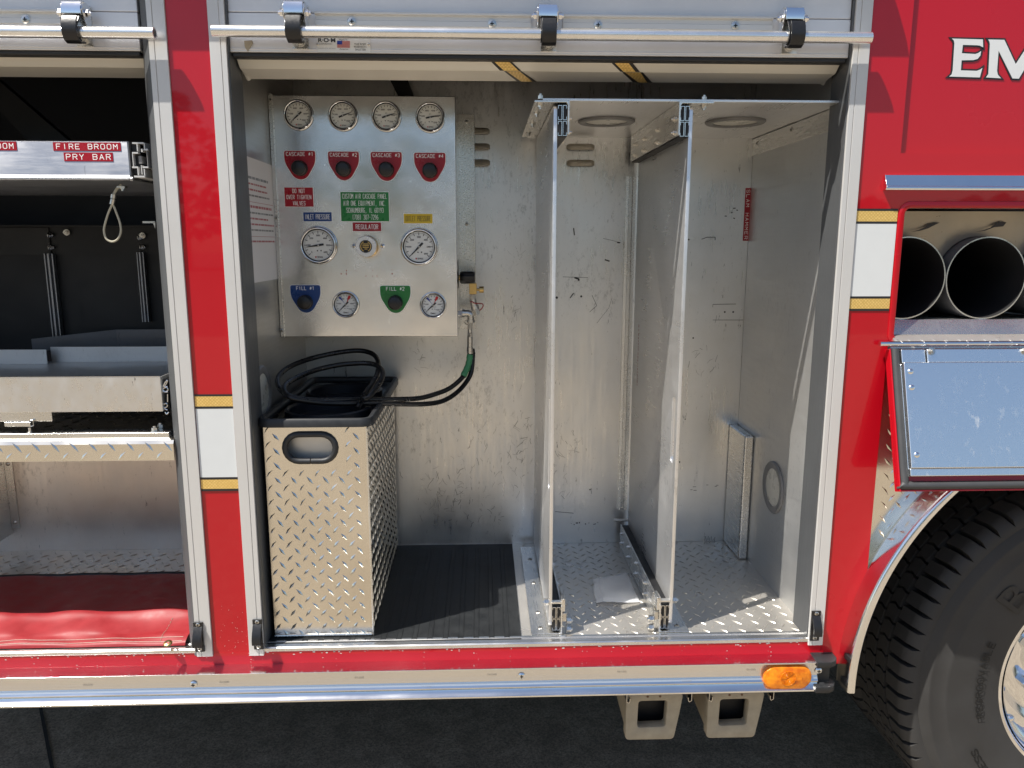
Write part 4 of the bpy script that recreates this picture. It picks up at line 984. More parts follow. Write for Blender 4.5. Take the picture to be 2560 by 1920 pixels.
# valve plates and knobs
def vplate(x0, x1, y0, y1, text, mat):
    a = P_(x0, y0); b = P_(x1, y1); c = Vector(((a.x+b.x)/2, YP, (a.z+b.z)/2)); w_ = (b.x-a.x)/2; h = (a.z-b.z)/2
    base = [(-w_, h), (w_, h), (w_, h*.18), (w_*.36, -h), (-w_*.36, -h), (-w_, h*.18)]
    def rnd_(ps, rs):
        out = []
        for i in range(len(ps)):
            p, q, r = Vector(ps[i-1]), Vector(ps[i]), Vector(ps[(i+1) % len(ps)]); rr = rs[i]
            u, v = q+(p-q).normalized()*rr, q+(r-q).normalized()*rr
            for k in range(6): t = k/5; out.append(tuple((1-t)**2*u+2*t*(1-t)*q+t*t*v))
        return out
    m = MB(); rs = [.006, .006, .014, .016, .016, .014]
    vs, fs = outline([rnd_(base, rs)], extrude=.0005); m.raw([(a_, -.0004-z, b_) for a_, b_, z in vs], fs, 0)
    vs, fs = outline([rnd_([(x*.972, y*.975) for x, y in base], rs)], extrude=.0003); m.raw([(a_, -.0012-z, b_) for a_, b_, z in vs], fs, 1)
    stx(m, text, (0, -.0018, h*.76), w_*(1.68 if 'C' in text else 1.15), .0088, 0, wt=.14, gap=2.2)
    pl = part_at('valve_plate', [M['ink'], mat], m, c, smooth=False)
    m = MB(); r = .0185; kz = -h*.22; kx = 0; prof = [(r*1.06, 0), (r*1.06, .004), (r*.92, .006), (r, .008)]
    m.lathe(prof, (kx, -.002, kz), (0, -1, 0), 48)
    vs = []; n = 48
    for hh, k0 in ((.008, 1), (.024, 1), (.0265, .93), (.0275, .84)):
        for i in range(n*2): t = math.pi*i/n; rr = r*k0*(1.0 if (i//2) % 2 else .955); vs.append((kx+rr*math.cos(t), -.002-hh, kz+rr*math.sin(t)))
    q = n*2; m.raw(vs, [(j*q+i, j*q+(i+1) % q, (j+1)*q+(i+1) % q, (j+1)*q+i) for j in range(3) for i in range(q)]+[tuple(range(3*q, 4*q))])
    m.build('knob', M['plastic'], pl, angle=40); pl['label'] = {'labred': 'red', 'lablue': 'blue', 'labgreen': 'green'}[[k for k in M if M[k] is mat][0]]+' valve plate engraved '+text; return pl
vplate(709, 792, 376, 450, 'CASCADE #1', M['labred']); vplate(818.8, 900.5, 378, 452, 'CASCADE #2', M['labred'])
vplate(925.6, 1007, 379, 453.5, 'CASCADE #3', M['labred']); vplate(1034, 1115.5, 381, 456, 'CASCADE #4', M['labred'])
vplate(724.5, 804.5, 712, 782.5, 'FILL #1', M['lablue']); vplate(949, 1028.5, 713.5, 783, 'FILL #2', M['labgreen'])
def sign(x0, x1, y0, y1, lines, mat, ink, name='label_plate', hk=.6, wk=.88):
    a = P_(x0, y0); b = P_(x1, y1); c = Vector(((a.x+b.x)/2, YP, (a.z+b.z)/2)); w_ = (b.x-a.x)/2; h = (a.z-b.z)/2; m = MB()
    m.box(-w_, w_, -.001, .0002, -h, h, 0); m.box(-w_+.0007, w_-.0007, -.0013, -.0009, -h+.0007, h-.0007, 1)
    n = len(lines); lw = max(len(s_) for s_ in lines)
    for i, s_ in enumerate(lines):
        z = h-(i+.5)*2*h/n*(1 if n == 1 else .94)-(0 if n == 1 else h*.06)
        stx(m, s_, (0, -.0017, z), 2*w_*wk*len(s_)/lw, 2*h/n*hk, 2, wt=.135, gap=2.1)
    o = part_at(name, [M['ink'], mat, ink], m, c, smooth=False); o['label'] = {'labred': 'red', 'lablue': 'blue', 'labgreen': 'green', 'labyel': 'yellow'}[[k for k in M if M[k] is mat][0]]+' plate reading '+' '.join(lines); return o
sign(710, 785, 468, 517.5, ['DO NOT', 'OVER TIGHTEN', 'VALVES'], M['labred'], M['ink'], wk=.84)
sign(850.3, 974, 479.5, 554, ['CUSTOM AIR CASCADE PANEL', 'AIR ONE EQUIPMENT, INC.', 'SCHAUMBURG, IL 60193', '(708) 307-7296'], M['labgreen'], M['ink'], wk=.91, hk=.62)
sign(757.4, 830.5, 530, 554, ['INLET PRESSURE'], M['lablue'], M['ink'], wk=.86, hk=.5)
sign(1008.7, 1082, 534, 559, ['OUTLET PRESSURE'], M['labyel'], M['dialink'], wk=.85, hk=.5)
sign(881, 954, 555.5, 578.5, ['REGULATOR'], M['labred'], M['ink'], wk=.76, hk=.48)
# regulator knob
c = P_(919, 616); m = MB(); r = .0285
m.lathe([(r, 0), (r, .003), (r*.96, .004), (r*.96, .024), (r*.98, .025), (r*.98, .032)], (0, 0, 0), (0, -1, 0), 48, 0)
m.lathe([(r*.98, .032), (r*.93, .0345), (r*.60, .0345), (r*.585, .033), (.0004, .033)], (0, 0, 0), (0, -1, 0), 48, 1)
M['knobring'] = plain('pale_knob_ring', (.80, .80, .80), .25, .5)
rg = part_at('regulator', [M['brass'], M['knobring']], m, c); m = MB(); m.lathe([(r*.575, .0333), (.0004, .0333)], (0, 0, 0), (0, -1, 0), 36, 0)
for i, w_ in enumerate((.55, .62, .58, .3)):      # worn, unreadable lines
    z = r*(.22-.15*i); m.face([(-r*w_/2, -.0336, z+r*.04), (r*w_/2, -.0336, z+r*.04), (r*w_/2, -.0336, z-r*.04), (-r*w_/2, -.0336, z-r*.04)], 1)
for a0_, a1_ in ((115, 245), (-65, 65)):
    for k in range(8):
        t0, t1 = math.radians(a0_+(a1_-a0_)*k/8), math.radians(a0_+(a1_-a0_)*(k+1)/8)
        m.face([(r*.42*math.cos(t0), -.0336, r*.42*math.sin(t0)), (r*.50*math.cos(t0), -.0336, r*.50*math.sin(t0)), (r*.50*math.cos(t1), -.0336, r*.50*math.sin(t1)), (r*.42*math.cos(t1), -.0336, r*.42*math.sin(t1))], 1)
m.build('regulator_badge', [M['slot'], M['brass']], rg, smooth=False)
for px in (885, 957): m = MB(); m.dome(P_(px, 614.5), (0, -1, 0), .0058, .004, cross=1); sub(m, 'screw', [M['chrome'], M['slot']], AP)
m = MB()
for (x, y, a, b) in ((865, 675, 2, 3), (864, 682, 3, 2), (852, 683, 2, 3), (865, 685, 2, 2), (891, 677, 2, 1), (914, 689, 2, 2), (931, 675, 1, 2), (931, 689, 1, 3), (942, 688, 1, 5), (954, 674, 1, 1), (979, 683, 3, 3), (979, 674, 2, 1), (985, 690, 2, 1), (960, 676, 1, 1)):
    p0, p1 = P_(x, y), P_(x+a, y+b); m.face([(p0.x, YP-.0003, p0.z), (p1.x, YP-.0003, p0.z-.0003), (p1.x, YP-.0003, p1.z), (p0.x, YP-.0003, p1.z)])
sub(m, 'paint_traces', M['labred'], AP, smooth=False)
# fittings on the right side
YF_ = .45; F_ = lambda x, y: at(x, y, Y=YF_)
m = MB(); a, b = F_(1150, 694), F_(1187, 694); m.cyl((px1, YF_, a.z), (a.x, YF_, a.z), .009, 16, 1)
n = 40; vs = []
for xx, kk in ((a.x, .86), (a.x+.004, 1), (b.x-.004, 1), (b.x, .86)):
    for i in range(n): t = 2*math.pi*i/n; rr = .0172*kk*(1 if (i//2) % 2 else .92); vs.append((xx, YF_+rr*math.cos(t), a.z+rr*math.sin(t)))
m.raw(vs, [(j*n+i, j*n+(i+1) % n, (j+1)*n+(i+1) % n, (j+1)*n+i) for j in range(3) for i in range(n)]+[tuple(range(n)), tuple(range(3*n, 4*n))], 0)
sub(m, 'bleed_knob', [M['plastic'], M['brass']], AP, angle=40)
m = MB(); a, b = F_(1173, 708), F_(1192, 735); m.extr([(a.x, YF_-.011), (a.x, YF_+.011), (b.x, YF_+.011), (b.x, YF_-.011)], 'Z', b.z, a.z); c = F_(1192, 724); m.cyl(c, c+Vector((.007, 0, 0)), .004, 12); d = F_(1198, 724)
m.cyl(d, d+Vector((.013, 0, 0)), .0092, 24); sub(m, 'brass_valve', M['brass'], AP, bevel=.001)
m = MB(); pts = [F_(1181, 736), F_(1184, 750), F_(1186, 768), F_(1190, 787)]
m.cyl(pts[0], F_(1182, 748), .0105, 6); m.cyl(F_(1182, 748), pts[2], .0098, 24); m.cyl(F_(1186, 764), F_(1189, 774), .0115, 24); m.cyl(F_(1188, 774), F_(1192, 788), .0125, 6)
sub(m, 'quick_coupler', M['steel'], AP, bevel=.0006)
m = MB(); m.tube(cr([F_(1176, 753)-Vector((0, .012, 0)), F_(1188, 757)-Vector((0, .014, 0)), F_(1204, 759), F_(1208, 764), F_(1203, 773), F_(1198, 776)], 5), .0016, 8); sub(m, 'red_clip', M['labred'], AP)
m = MB(); m.cyl(F_(1146, 786), F_(1156, 786), .0115, 6); m.tube(cr([F_(1156, 784), F_(1168, 783), F_(1176, 787), F_(1177, 798), F_(1177, 806)], 5), .0098, 16); m.cyl(F_(1156, 783), F_(1160, 783), .012, 20); m.cyl(F_(1177, 800), F_(1177, 806), .0118, 20)
m.lathe([(.0045, -.002), (.0065, 0), (.0045, .002)], F_(1167, 806), (0, -1, 0), 20)
sub(m, 'elbow_fitting', M['steel'], AP, bevel=.0005)
# ================================================================== things inside the middle compartment
# paper notice on the left wall
m = MB(); XW = -.5515
def W_(x, y): return at(x, y, X=XW)
Y1, Y2 = W_(684, 500).y, .06
Z1 = W_(684, 415).z; Z0 = W_(684, 699).z
m.raw([(XW, Y2, Z1), (XW, Y1, Z1), (XW, Y1, Z0), (XW, Y2, Z0), (XW-.0012, Y2, Z1), (XW-.0012, Y1, Z1), (XW-.0012, Y1, Z0), (XW-.0012, Y2, Z0)], [(0, 1, 2, 3), (4, 7, 6, 5), (0, 4, 5, 1), (1, 5, 6, 2), (2, 6, 7, 3), (3, 7, 4, 0)], 0)
R2 = random.Random(5); z = Z1-.05; k = 0
while z > Z0+.09:
    y = Y2+.02; end = Y1-R2.uniform(.01, .07)
    if k % 6 == 4: m.face([(XW+.0004, Y2+.03, z+.001), (XW+.0004, Y1-.01, z+.001), (XW+.0004, Y1-.01, z), (XW+.0004, Y2+.03, z)], 1)
    else:
        while y < end:
            w_ = R2.uniform(.008, .03); h = .0042 if k % 5 else .006
            m.face([(XW+.0004, y, z+h), (XW+.0004, min(y+w_, end), z+h), (XW+.0004, min(y+w_, end), z), (XW+.0004, y, z)], 1 if k % 3 else 2); y += w_+.004
    z -= .0135; k += 1
o = m.build('paper_notice', [M['paper'], M['pinkink'], M['ring']], smooth=False)
tag(o, 'white paper notice with faded red text on the wall beside the air panel', 'notice')
# rubber mat
m = MB(); xm0, xm1 = -.545, .090; m.box(xm0, xm1, .018, .634, ZF+.0004, ZF+.0044)
x = -.53
while x < xm1-.02:
    for dx in (0, .012): m.box(x+dx, x+dx+.0016, .0225, .60, ZF+.0042, ZF+.0058)
    m.box(x+.0016, x+.012, .024, .60, ZF+.0043, ZF+.0050)
    x += .0385
M['mat'] = plain('dusty_rubber_mat', (.013, .0145, .016), .6, var=.85, vscale=26, bmp=.25, spec=.3)
o = m.build('rubber_mat', M['mat'], bevel=.0006); tag(o, 'black ribbed rubber mat on the floor beside the tread plate bin', 'mat')
# storage bin
bx0, bx1, by0, by1, bz0, bz1 = -.524, -.280, .046, .612, ZF+.006, 1.176
BN = empty('storage_bin', 'tall narrow tread plate bin with a black rubber edge and oval hand hole', 'bin', ((bx0+bx1)/2, (by0+by1)/2, bz0))
hx, hz = at(776, 1119, Y=by0).x, at(776, 1119, Y=by0).z; hw, hh = .0665, .0385
m = MB()
vs, fs = outline([[(bx0, bz0), (bx1, bz0), (bx1, bz1), (bx0, bz1)], rrect(hx-hw*.8, hx+hw*.8, hz-hh*.75, hz+hh*.75, hh*.74, 8)], extrude=.0012)
m.raw([(a, by0+.0012-c, b) for a, b, c in vs], fs, 0)
m.box(bx1-.0024, bx1, by0+.0026, by1, bz0, bz1, 0); m.box(bx0, bx0+.0024, by0+.0026, by1, bz0, bz1, 0); m.box(bx0+.0025, bx1-.0025, by1-.0024, by1, bz0, bz1, 0)
m.box(bx0+.0025, bx1-.0025, by0+.003, by1-.003, bz0, bz0+.003, 0)
def sk_(x, y): X, Z = bx0+x, bz0+y; return abs(X-hx) < hw*1.12 and abs(Z-hz) < hh*1.2
lozenges(m, (bx0, by0, bz0), (1, 0, 0), (0, 0, 1), (0, -1, 0), bx1-bx0, bz1-bz0, skip=sk_, L=.0245, wd=.0072, h=.0019)
lozenges(m, (bx1, by0, bz0), (0, 1, 0), (0, 0, 1), (1, 0, 0), by1-by0, bz1-bz0, L=.0245, wd=.0072, h=.0022)
sub(m, 'bin_shell', M['tread'], BN, angle=20)
m = MB(); m.tube([(bx0+i*.004, by0-.001, bz0+.003+.0006*(i % 2)) for i in range(61)], .003, 8); m.tube([(bx1, by0-.0005, bz0+i*.004+.0006) for i in range(134)], .0022, 6)
sub(m, 'weld_bead', M['bracket'], BN)
def oval(cx, cz, w_, h_, y, n=10):
    o = []
    for s_, c0 in ((1, cx+w_-h_), (-1, cx-w_+h_)):
        for i in range(n+1): t = math.radians(-90+180*i/n) if s_ > 0 else math.radians(90+180*i/n); o.append(Vector((c0+h_*math.cos(t), y, cz+h_*math.sin(t))))
    return o
q = oval(hx, hz, hw*.9, hh*.86, by0-.001); q.append(q[0]); i0 = 0
# the strip starts and ends at a slit in the middle of the lower side
low = [Vector((hx+.0012, by0-.001, hz-hh*.86))]+q[:-1]+[Vector((hx-.0012, by0-.001, hz-hh*.86))]
m = MB(); m.tube(low, .0075, 12); sub(m, 'hand_hole_edging', M['rubber'], BN, angle=60)
zr = bz1+.008; rim = []
for x, y, in ((bx0-.002, by0), (bx1+.006, by0), (bx1+.006, by1), (bx0-.002, by1)): rim.append((x, y))
rr_ = rrect(bx0-.004, bx1+.008, by0-.006, by1+.006, .022, 5); m = MB()
pr = [(-.0085, -.011), (-.0085, .004), (-.005, .009), (.003, .009), (.0075, .004), (.0075, -.006), (.003, -.011)]
k = len(rr_); vs = []
for i in range(k):
    p, q_, r = Vector(rr_[i-1]), Vector(rr_[i]), Vector(rr_[(i+1) % k]); t = (r-p).normalized(); n_ = Vector((t.y, -t.x))
    for a, b in pr: vs.append((q_.x-n_.x*a, q_.y-n_.y*a, zr+b))
L = len(pr); m.raw(vs, [(i*L+j, i*L+(j+1) % L, ((i+1) % k)*L+(j+1) % L, ((i+1) % k)*L+j) for i in range(k) for j in range(L)])
sub(m, 'rubber_rim', M['rubber'], BN, angle=50)
M['bluepl'] = plain('dark_blue_plastic', (.008, .010, .015), .4, var=.25, vscale=30)
# inner tray with two round wells
m = MB(); zi = bz1-.022; m.box(bx0+.004, bx1-.004, by0+.004, by1-.004, zi-.003, zi); m.box(bx0+.02, bx1-.02, by0+.030, by0+.033, hz-.09, zi-.0035, 1)
for cy_ in (by0+.16, by0+.40): m.lathe([(.108, .001), (.108, .030), (.102, .033), (.096, .028), (.096, .004), (.0005, .004)], ((bx0+bx1)/2, cy_, zi), (0, 0, 1), 48)
sub(m, 'inner_tray', [M['bluepl'], M['traymetal']], BN, angle=50)
# hoses
def hz_(x, y, Y): return at(x, y, Y=Y)
def hose(pts, label, joint):
    P = cr([hz_(*p) for p in pts], 9); o = empty('air_hose', label, 'hose', P[0], 'black air hoses'); m = MB(); m.tube(P, .0068, 12); sub(m, 'hose_body', M['hose'], o); return o
h1 = hose([(1175, 868, .455), (1176, 880, .455), (1170, 915, .45), (1157, 942, .43), (1128, 968, .40), (1095, 983, .37), (1050, 995, .33), (1000, 998, .29), (940, 999, .25), (880, 1000, .21), (820, 1001, .17), (770, 1000, .14), (728, 992, .12), (702, 975, .13), (694, 955, .17), (702, 934, .23), (730, 914, .30), (775, 897, .36), (830, 884, .40), (880, 877, .42), (912, 878, .42), (936, 888, .40), (946, 908, .36), (944, 932, .30), (930, 960, .25), (912, 985, .21), (900, 1010, .18), (893, 1022, .16)], 'black air hose looping high over the bin with green tape near its fitting', True)
h2 = hose([(1181, 872, .47), (1182, 890, .47), (1178, 930, .46), (1165, 956, .44), (1140, 983, .40), (1105, 1003, .36), (1060, 1010, .31), (1000, 1010, .26), (930, 1008, .21), (850, 1009, .16), (790, 1006, .13), (740, 998, .10), (715, 985, .11), (712, 965, .15), (740, 945, .22), (790, 925, .29), (850, 912, .33), (905, 908, .34), (938, 912, .33), (955, 926, .30), (955, 945, .27), (940, 970, .23), (922, 992, .19), (905, 1000, .16)], 'black air hose lying lower behind the taped one', False)
m = MB(); P = cr([hz_(*p) for p in ((702, 934, .23), (730, 914, .30), (775, 897, .36), (830, 884, .40), (880, 877, .42))], 22); Rh = random.Random(6); k = 3
while k < len(P)-4:
    L_ = Rh.choice((1, 1, 2)); off = (CAM-P[k]).normalized()*.0067
    m.tube([P[k]+off, P[k+L_]+off], .00045, 4); m.tube([P[k]+off+Vector((0, 0, .0016)), P[k+1]+off+Vector((0, 0, .0016))], .00035, 4); k += L_+Rh.choice((1, 1, 3, 7))
sub(m, 'printed_marking', M['ring'], h1, smooth=False)
m = MB(); tp_ = cr([hz_(*p) for p in ((1175, 886, .455), (1171, 912, .45), (1158, 941, .43))], 6); m.tube(tp_, .0086, 14, rads=[.0086+.0006*((i*7) % 3) for i in range(len(tp_))]); sub(m, 'tape_wrap', M['tape'], h1)
m = MB(); G = lambda y: at(1175, y, Y=.455); m.cyl(G(806), G(822), .0082, 6); m.cyl(G(822), G(832), .0066, 16); m.cyl(G(832), G(842), .0084, 6); m.cyl(G(842), G(868), .0078, 20); m.cyl(G(868), G(884), .0090, 16)
sub(m, 'hose_fitting', M['steel'], h1, bevel=.0006)
# ---------------------------------------------------------------- sliding dividers
def cslide(mb, xa, xb, z0, z1, y0, y1, vertical_rows=2):
    """stack of nested C rails seen end on: black body with bright channel edges"""
    mb.box(xa, xb, y0+.004, y1, z0, z1, 0)
    w_ = (xb-xa)/2; h = (z1-z0)/2; t = .0011
    for i in range(2):
        for k in range(2):
            a, b = xa+i*w_+.0009, xa+(i+1)*w_-.0009; c, d = z0+k*h+.0012, z0+(k+1)*h-.0012
            op = -1 if i == 0 else 1
            # back of the C, its two arms and the small return lips
            xb_ = b-t if op < 0 else a
            mb.box(xb_, xb_+t, y0, y1, c, d, 1)
            mb.box(a, b, y0+.0002, y0+.02, c, c+t, 1); mb.box(a, b, y0+.0002, y0+.02, d-t, d, 1)
            xl = a if op < 0 else b-t
            mb.box(xl, xl+t, y0+.0004, y0+.02, c+t, c+t+h*.18, 1); mb.box(xl, xl+t, y0+.0004, y0+.02, d-t-h*.18, d-t, 1)
def divider(xp, s, label):
    """xp = outer face of the plate, s = +1 when the slides are on its right"""
    o = empty('sliding_divider', label, 'sliding tool board', (xp, .04, ZF), 'sliding tool boards on top and bottom runners')
    X = lambda d: xp+s*d
    zt0, zt1 = .650, 1.904; y0, y1 = .042, .606
    slot = rrect(y0+.020, y0+.050, 1.065, 1.232, .0145, 8) if s < 0 else rrect(y0+.020, y0+.048, 1.00, 1.232, .0135, 8)
    vs, fs = outline([rrect(y0, y1, zt0, zt1, .012, 4), slot], extrude=.0042-.0006, bev=.0006); m = MB()
    m.raw([(X(.0029)+c, a, b) for a, b, c in vs], fs)
    sub(m, 'plate', [M['plate']], o, angle=45)
    # upper angle and slides
    m = MB(); zz = 1.9118; xa, xb = X(.0295), X(.033); zl_ = at(1423, 336, Y=.03).z
    m.extr([(X(-.045), zz), (X(.033), zz), (X(.033), zl_), (X(.0292), zl_), (X(.0292), zz-.009), (X(.026), zz-.0045), (X(-.045), zz-.0045)], 'Y', .030, .60)
    ua = sub(m, 'upper_runner_bracket', [M['bracket']], o, bevel=.0008)
    for yy in (.06, .17, .33, .50):
        m = MB(); m.bolt((X(-.03), yy, zz-.0045), (0, 0, -1), .0062, .006)
        if yy < .1: m.bolt((X(-.03), yy, 1.9183), (0, 0, 1), .006, .008)
        sub(m, 'bolt', M['steel'], ua)
    for yy in (.065, .235, .40, .52):
        for zz_ in (1.878, 1.848): m = MB(); m.bolt((X(.0332), yy, zz_), (s, 0, 0), .0055, .005); sub(m, 'bolt', M['steel'], ua)
    m = MB(); cslide(m, *sorted((X(.0072), X(.0288))), 1.836, 1.9035, .036, .60); sub(m, 'upper_slide', [M['slot'], M['bright']], o)
    # lower angle and slides
    m = MB(); zb2 = ZF+.0022
    m.extr([(X(-.045), zb2), (X(.033), zb2), (X(.033), zb2+.078), (X(.0292), zb2+.078), (X(.0292), zb2+.009), (X(.026), zb2+.0045), (X(-.045), zb2+.0045)], 'Y', .036, .60)
    la = sub(m, 'lower_runner_bracket', [M['bracket']], o, bevel=.0008)
    for yy in (.065, .15, .33, .50):
        m = MB(); m.dome((X(-.020), yy, zb2+.0046), (0, 0, 1), .0065, .003, cross=1); sub(m, 'bolt', [M['steel'], M['slot']], la)
    for yy in (.07, .20, .33, .45, .56):
        for zz_ in (zb2+.03, zb2+.062): m = MB(); m.bolt((X(.0332), yy, zz_), (s, 0, 0), .0055, .005); sub(m, 'bolt', M['steel'], la)
    m = MB(); cslide(m, *sorted((X(.0072), X(.0288))), ZF+.012, ZF+.076, .040, .60); sub(m, 'lower_slide', [M['slot'], M['bright']], o)
    # pull latch over the lower slide
    m = MB(); zl3 = ZF+.084
    m.box(*sorted((X(.004), X(.040))), .040, .052, zl3, zl3+.006, 0); m.box(*sorted((X(.030), X(.040))), .038, .066, zl3-.020, zl3+.014, 0); m.cyl((X(.035), .035, zl3+.012), (X(.035), .075, zl3+.012), .004, 12, 1)
    m.box(*sorted((X(.0335), X(.044))), .042, .066, ZF+.035, ZF+.058, 1)
    m.box(*sorted((X(.0335), X(.040))), .085, .125, zl3-.025, zl3+.006, 1); m.box(*sorted((X(.0335), X(.040))), .07, .08, zl3-.03, zl3+.004, 0)
    sub(m, 'latch', [M['bracket'], M['steel']], o, bevel=.0012)
    for d, zz_ in ((-1, zl3+.002), (1, ZF+.036), (1, ZF+.012)):
        m = MB(); m.bolt((X(-.0003) if d < 0 else X(.0445), .050, zz_), (d*s, 0, 0), .0085, .012); sub(m, 'bolt', M['steel'], o)
    return o
divider(.1605, 1, 'left sliding tool board, an upright bare aluminium plate nearer the air panel')
d2 = divider(.4715, -1, 'right sliding tool board, upright aluminium plate with a long hand slot, nearer the red label')
# faded red wording on the right board
m = MB(); c = at(1595, 890, X=.4642); Rw = random.Random(3); z = c.z-.09
while z < c.z+.09:
    h = Rw.uniform(.003, .009); m.face([(.4640, c.y-.0035, z), (.4640, c.y+Rw.uniform(.001, .004), z), (.4640, c.y+.0035, z+h), (.4640, c.y-.002, z+h)]); z += h+Rw.uniform(.001, .005)
sub(m, 'faded_wording', M['pinkink'], d2, smooth=False)
# clear bag
zf = ZF+.004
cs = [at(1481, 1450, Z=zf), at(1567, 1432, Z=zf), at(1598, 1506, Z=zf), at(1489, 1508, Z=zf)]
m = MB(); n = 18; R3 = random.Random(2); vs = []
for s_ in (0, 1):
    for i in range(n+1):
        for k in range(n+1):
            u, v = i/n, k/n; p = cs[0]*(1-u)*(1-v)+cs[1]*u*(1-v)+cs[2]*u*v+cs[3]*(1-u)*v
            e = min(u, 1-u, v, 1-v)*n; z = .0015+.0035*math.sin(u*5+v*3)*math.sin(v*6)+(.0035 if s_ and e > .5 else .0) + (.003*math.exp(-((u-.17)/.02)**2) if s_ else 0)
            vs.append((p.x+.002*math.sin(v*9), p.y+.002*math.sin(u*7), p.z+max(0, z)+.0005*s_))
q = (n+1)
for s_ in (0, 1): m.raw(vs[s_*q*q:(s_+1)*q*q], [(i*q+k, (i+1)*q+k, (i+1)*q+k+1, i*q+k+1) for i in range(n) for k in range(n)])
o = m.build('plastic_bag', M['bag']); tag(o, 'small clear zip bag lying on the tread plate floor between the sliding boards', 'bag')

# ================================================================== left compartment
XR = -.7265            # its right wall, behind the door track
m = MB(); m.box(XR, XR+.003, .09, 1.2, 1.04, 2.6, 0); m.box(-2.2, XR, 1.0, 1.004, 1.04, 2.6, 0); m.box(-2.2, -2.19, .03, 1.0, .6, 2.6, 0)  # upper bay walls: unlit depth put into the colour, near black
m.build('dark_bay_wall', M['dark'], T, smooth=False)
m = MB(); m.box(XR, XR+.003, .09, .64, .60, 1.039, 0); m.build('side_wall', M['wallside'], T, smooth=False)
M['wallpink'] = alu('lower_bay_aluminium', (.74, .67, .61), .38, (9, 9, .55), .6, metal=.9, bstr=.2, dscale=8)
m = MB(); m.box(-2.18, XR, .640, .644, .62, 1.075); lbw = m.build('back_wall', M['wallpink'], T, smooth=False)
m = MB(); p0, p1 = at(12, 1158, Y=.62), at(32, 1324, Y=.62); m.box(p0.x-.012, p0.x+.012, .634, .6395, p1.z, 1.075); m.box(p0.x-.014, p0.x-.0122, .56, .6395, p1.z-.02, 1.075)
w2 = m.build('wall_angle', M['bracket'], T, bevel=.001)
for y in (1160, 1307): c = at(22, y, Y=.633); s_ = MB(); s_.dome((p0.x, .634, c.z), (0, -1, 0), .0065, .003); s_.build('rivet', M['steel'], w2)
m = MB(); m.box(-2.18, XR, .034, .639, .60, ZF)
yv = at(200, 1436, Z=ZF).y
lozenges(m, (-1.72, yv-.02, ZF), (1, 0, 0), (0, 1, 0), (0, 0, 1), .99, .66-yv, pitch=.046, row=.0215, L=.027, wd=.0055, h=.0018, seed=8)
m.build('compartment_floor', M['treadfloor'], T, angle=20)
# tread plate faced shelf
ys = -.002; za, zb3 = at(215, 1103, Y=ys).z, at(215, 1153, Y=ys).z
m = MB(); m.extr([(.035, za+.004), (.012, za+.0035), (.003, za), (ys, za-.008), (ys, zb3), (ys+.003, zb3-.0005), (.004, za-.01), (.03, za-.002), (.60, za-.002), (.60, za+.004)], 'X', -2.18, -.7165)
lozenges(m, (-1.25, ys, zb3), (1, 0, 0), (0, 0, 1), (0, -1, 0), .532, za-zb3-.002, pitch=.0425, row=.022, L=.029, wd=.0085, h=.002, seed=5, flip=1)
lozenges(m, (-1.25, .012, za+.0036), (1, 0, 0), (0, 1, 0), (0, 0, 1), .52, .55, pitch=.0425, row=.022, L=.029, wd=.0075, h=.002, seed=6)
m.build('tread_plate_shelf', M['tread'], T, angle=20)
m = MB(); b0, b1 = at(200, 1083, Y=.012), at(200, 1097, Y=.012); m.box(-2.1, XR-.004, .012, .05, b1.z, b0.z); p = at(347, 1095, Y=.010); m.box(p.x, XR-.004, .008, .04, b1.z-.006, b1.z-.0004)
o = m.build('runner_bar', M['bracket'], T, bevel=.001)
for px, py in ((388, 1080), (402, 1072)): c = at(px, py, Y=.03 if px < 400 else .06); m = MB(); m.bolt((c.x, c.y, b0.z), (0, 0, 1), .0075, .008); m.build('bolt', M['steel'], o)
# red vinyl cover folded on the floor
def V_(x, y, Z): return at(x, y, Z=Z)
yb = V_(200, 1443, ZF+.02).y; ymid = V_(200, 1538, ZF+.03).y
m = MB(); n = 110; prof = []
ks = [(yb+.012, .004), (yb, .022), (yb-.02, .030), ((yb+ymid)/2, .036), (ymid+.02, .042), (ymid-.012, .044), (ymid-.035, .034), (.055, .024), (.042, .020), (.028, .017), (.015, .013), (.011, .006)]
vs = []
prof = cr([(0, a, b) for a, b in ks], 4); kk = len(prof)
for i in range(n+1):
    x = -1.72+(XR-.006+1.72)*i/n
    for j, p in enumerate(prof):
        f = j/(kk-1); w1 = .0015*math.sin(x*13+f*5)*math.sin(f*3.1)+.0008*math.sin(x*47+f*13+2*math.sin(x*11))*math.sin(f*3.1)+.0004*math.sin(x*83-f*21)*math.sin(f*3.1)+.003*math.sin(x*31-f*9)*math.sin(f*3.14)+.0055*math.exp(-((x+.80)/.05)**2)*math.sin(f*18)*math.sin(f*3.1)+.004*math.exp(-((x+1.03)/.04)**2-((f-.65)/.12)**2)
        vs.append((x, p.y+.004*math.sin(x*9+f*4)*math.sin(f*3.1)+.006*math.sin(x*5)*math.exp(-((f-0)/.15)**2), ZF+p.z+w1))
m.raw(vs, [(i*kk+j, (i+1)*kk+j, (i+1)*kk+j+1, i*kk+j+1) for i in range(n) for j in range(kk-1)], 0)
for i in range(n*kk-kk):                    # black bound edge at the back
    pass
VC = empty('vinyl_cover', 'red vinyl cover with a black bound edge folded on the floor of the left bay', 'cover', (-1.0, .2, ZF))
sub(m, 'cover_sheet', M['vinyl'], VC, angle=80)
m = MB(); m.tube([Vector(vs[i*kk+4])+Vector((0, .004, .001)) for i in range(n+1)], .0065, 8); sub(m, 'bound_edge', M['rubber'], VC)
m = MB()
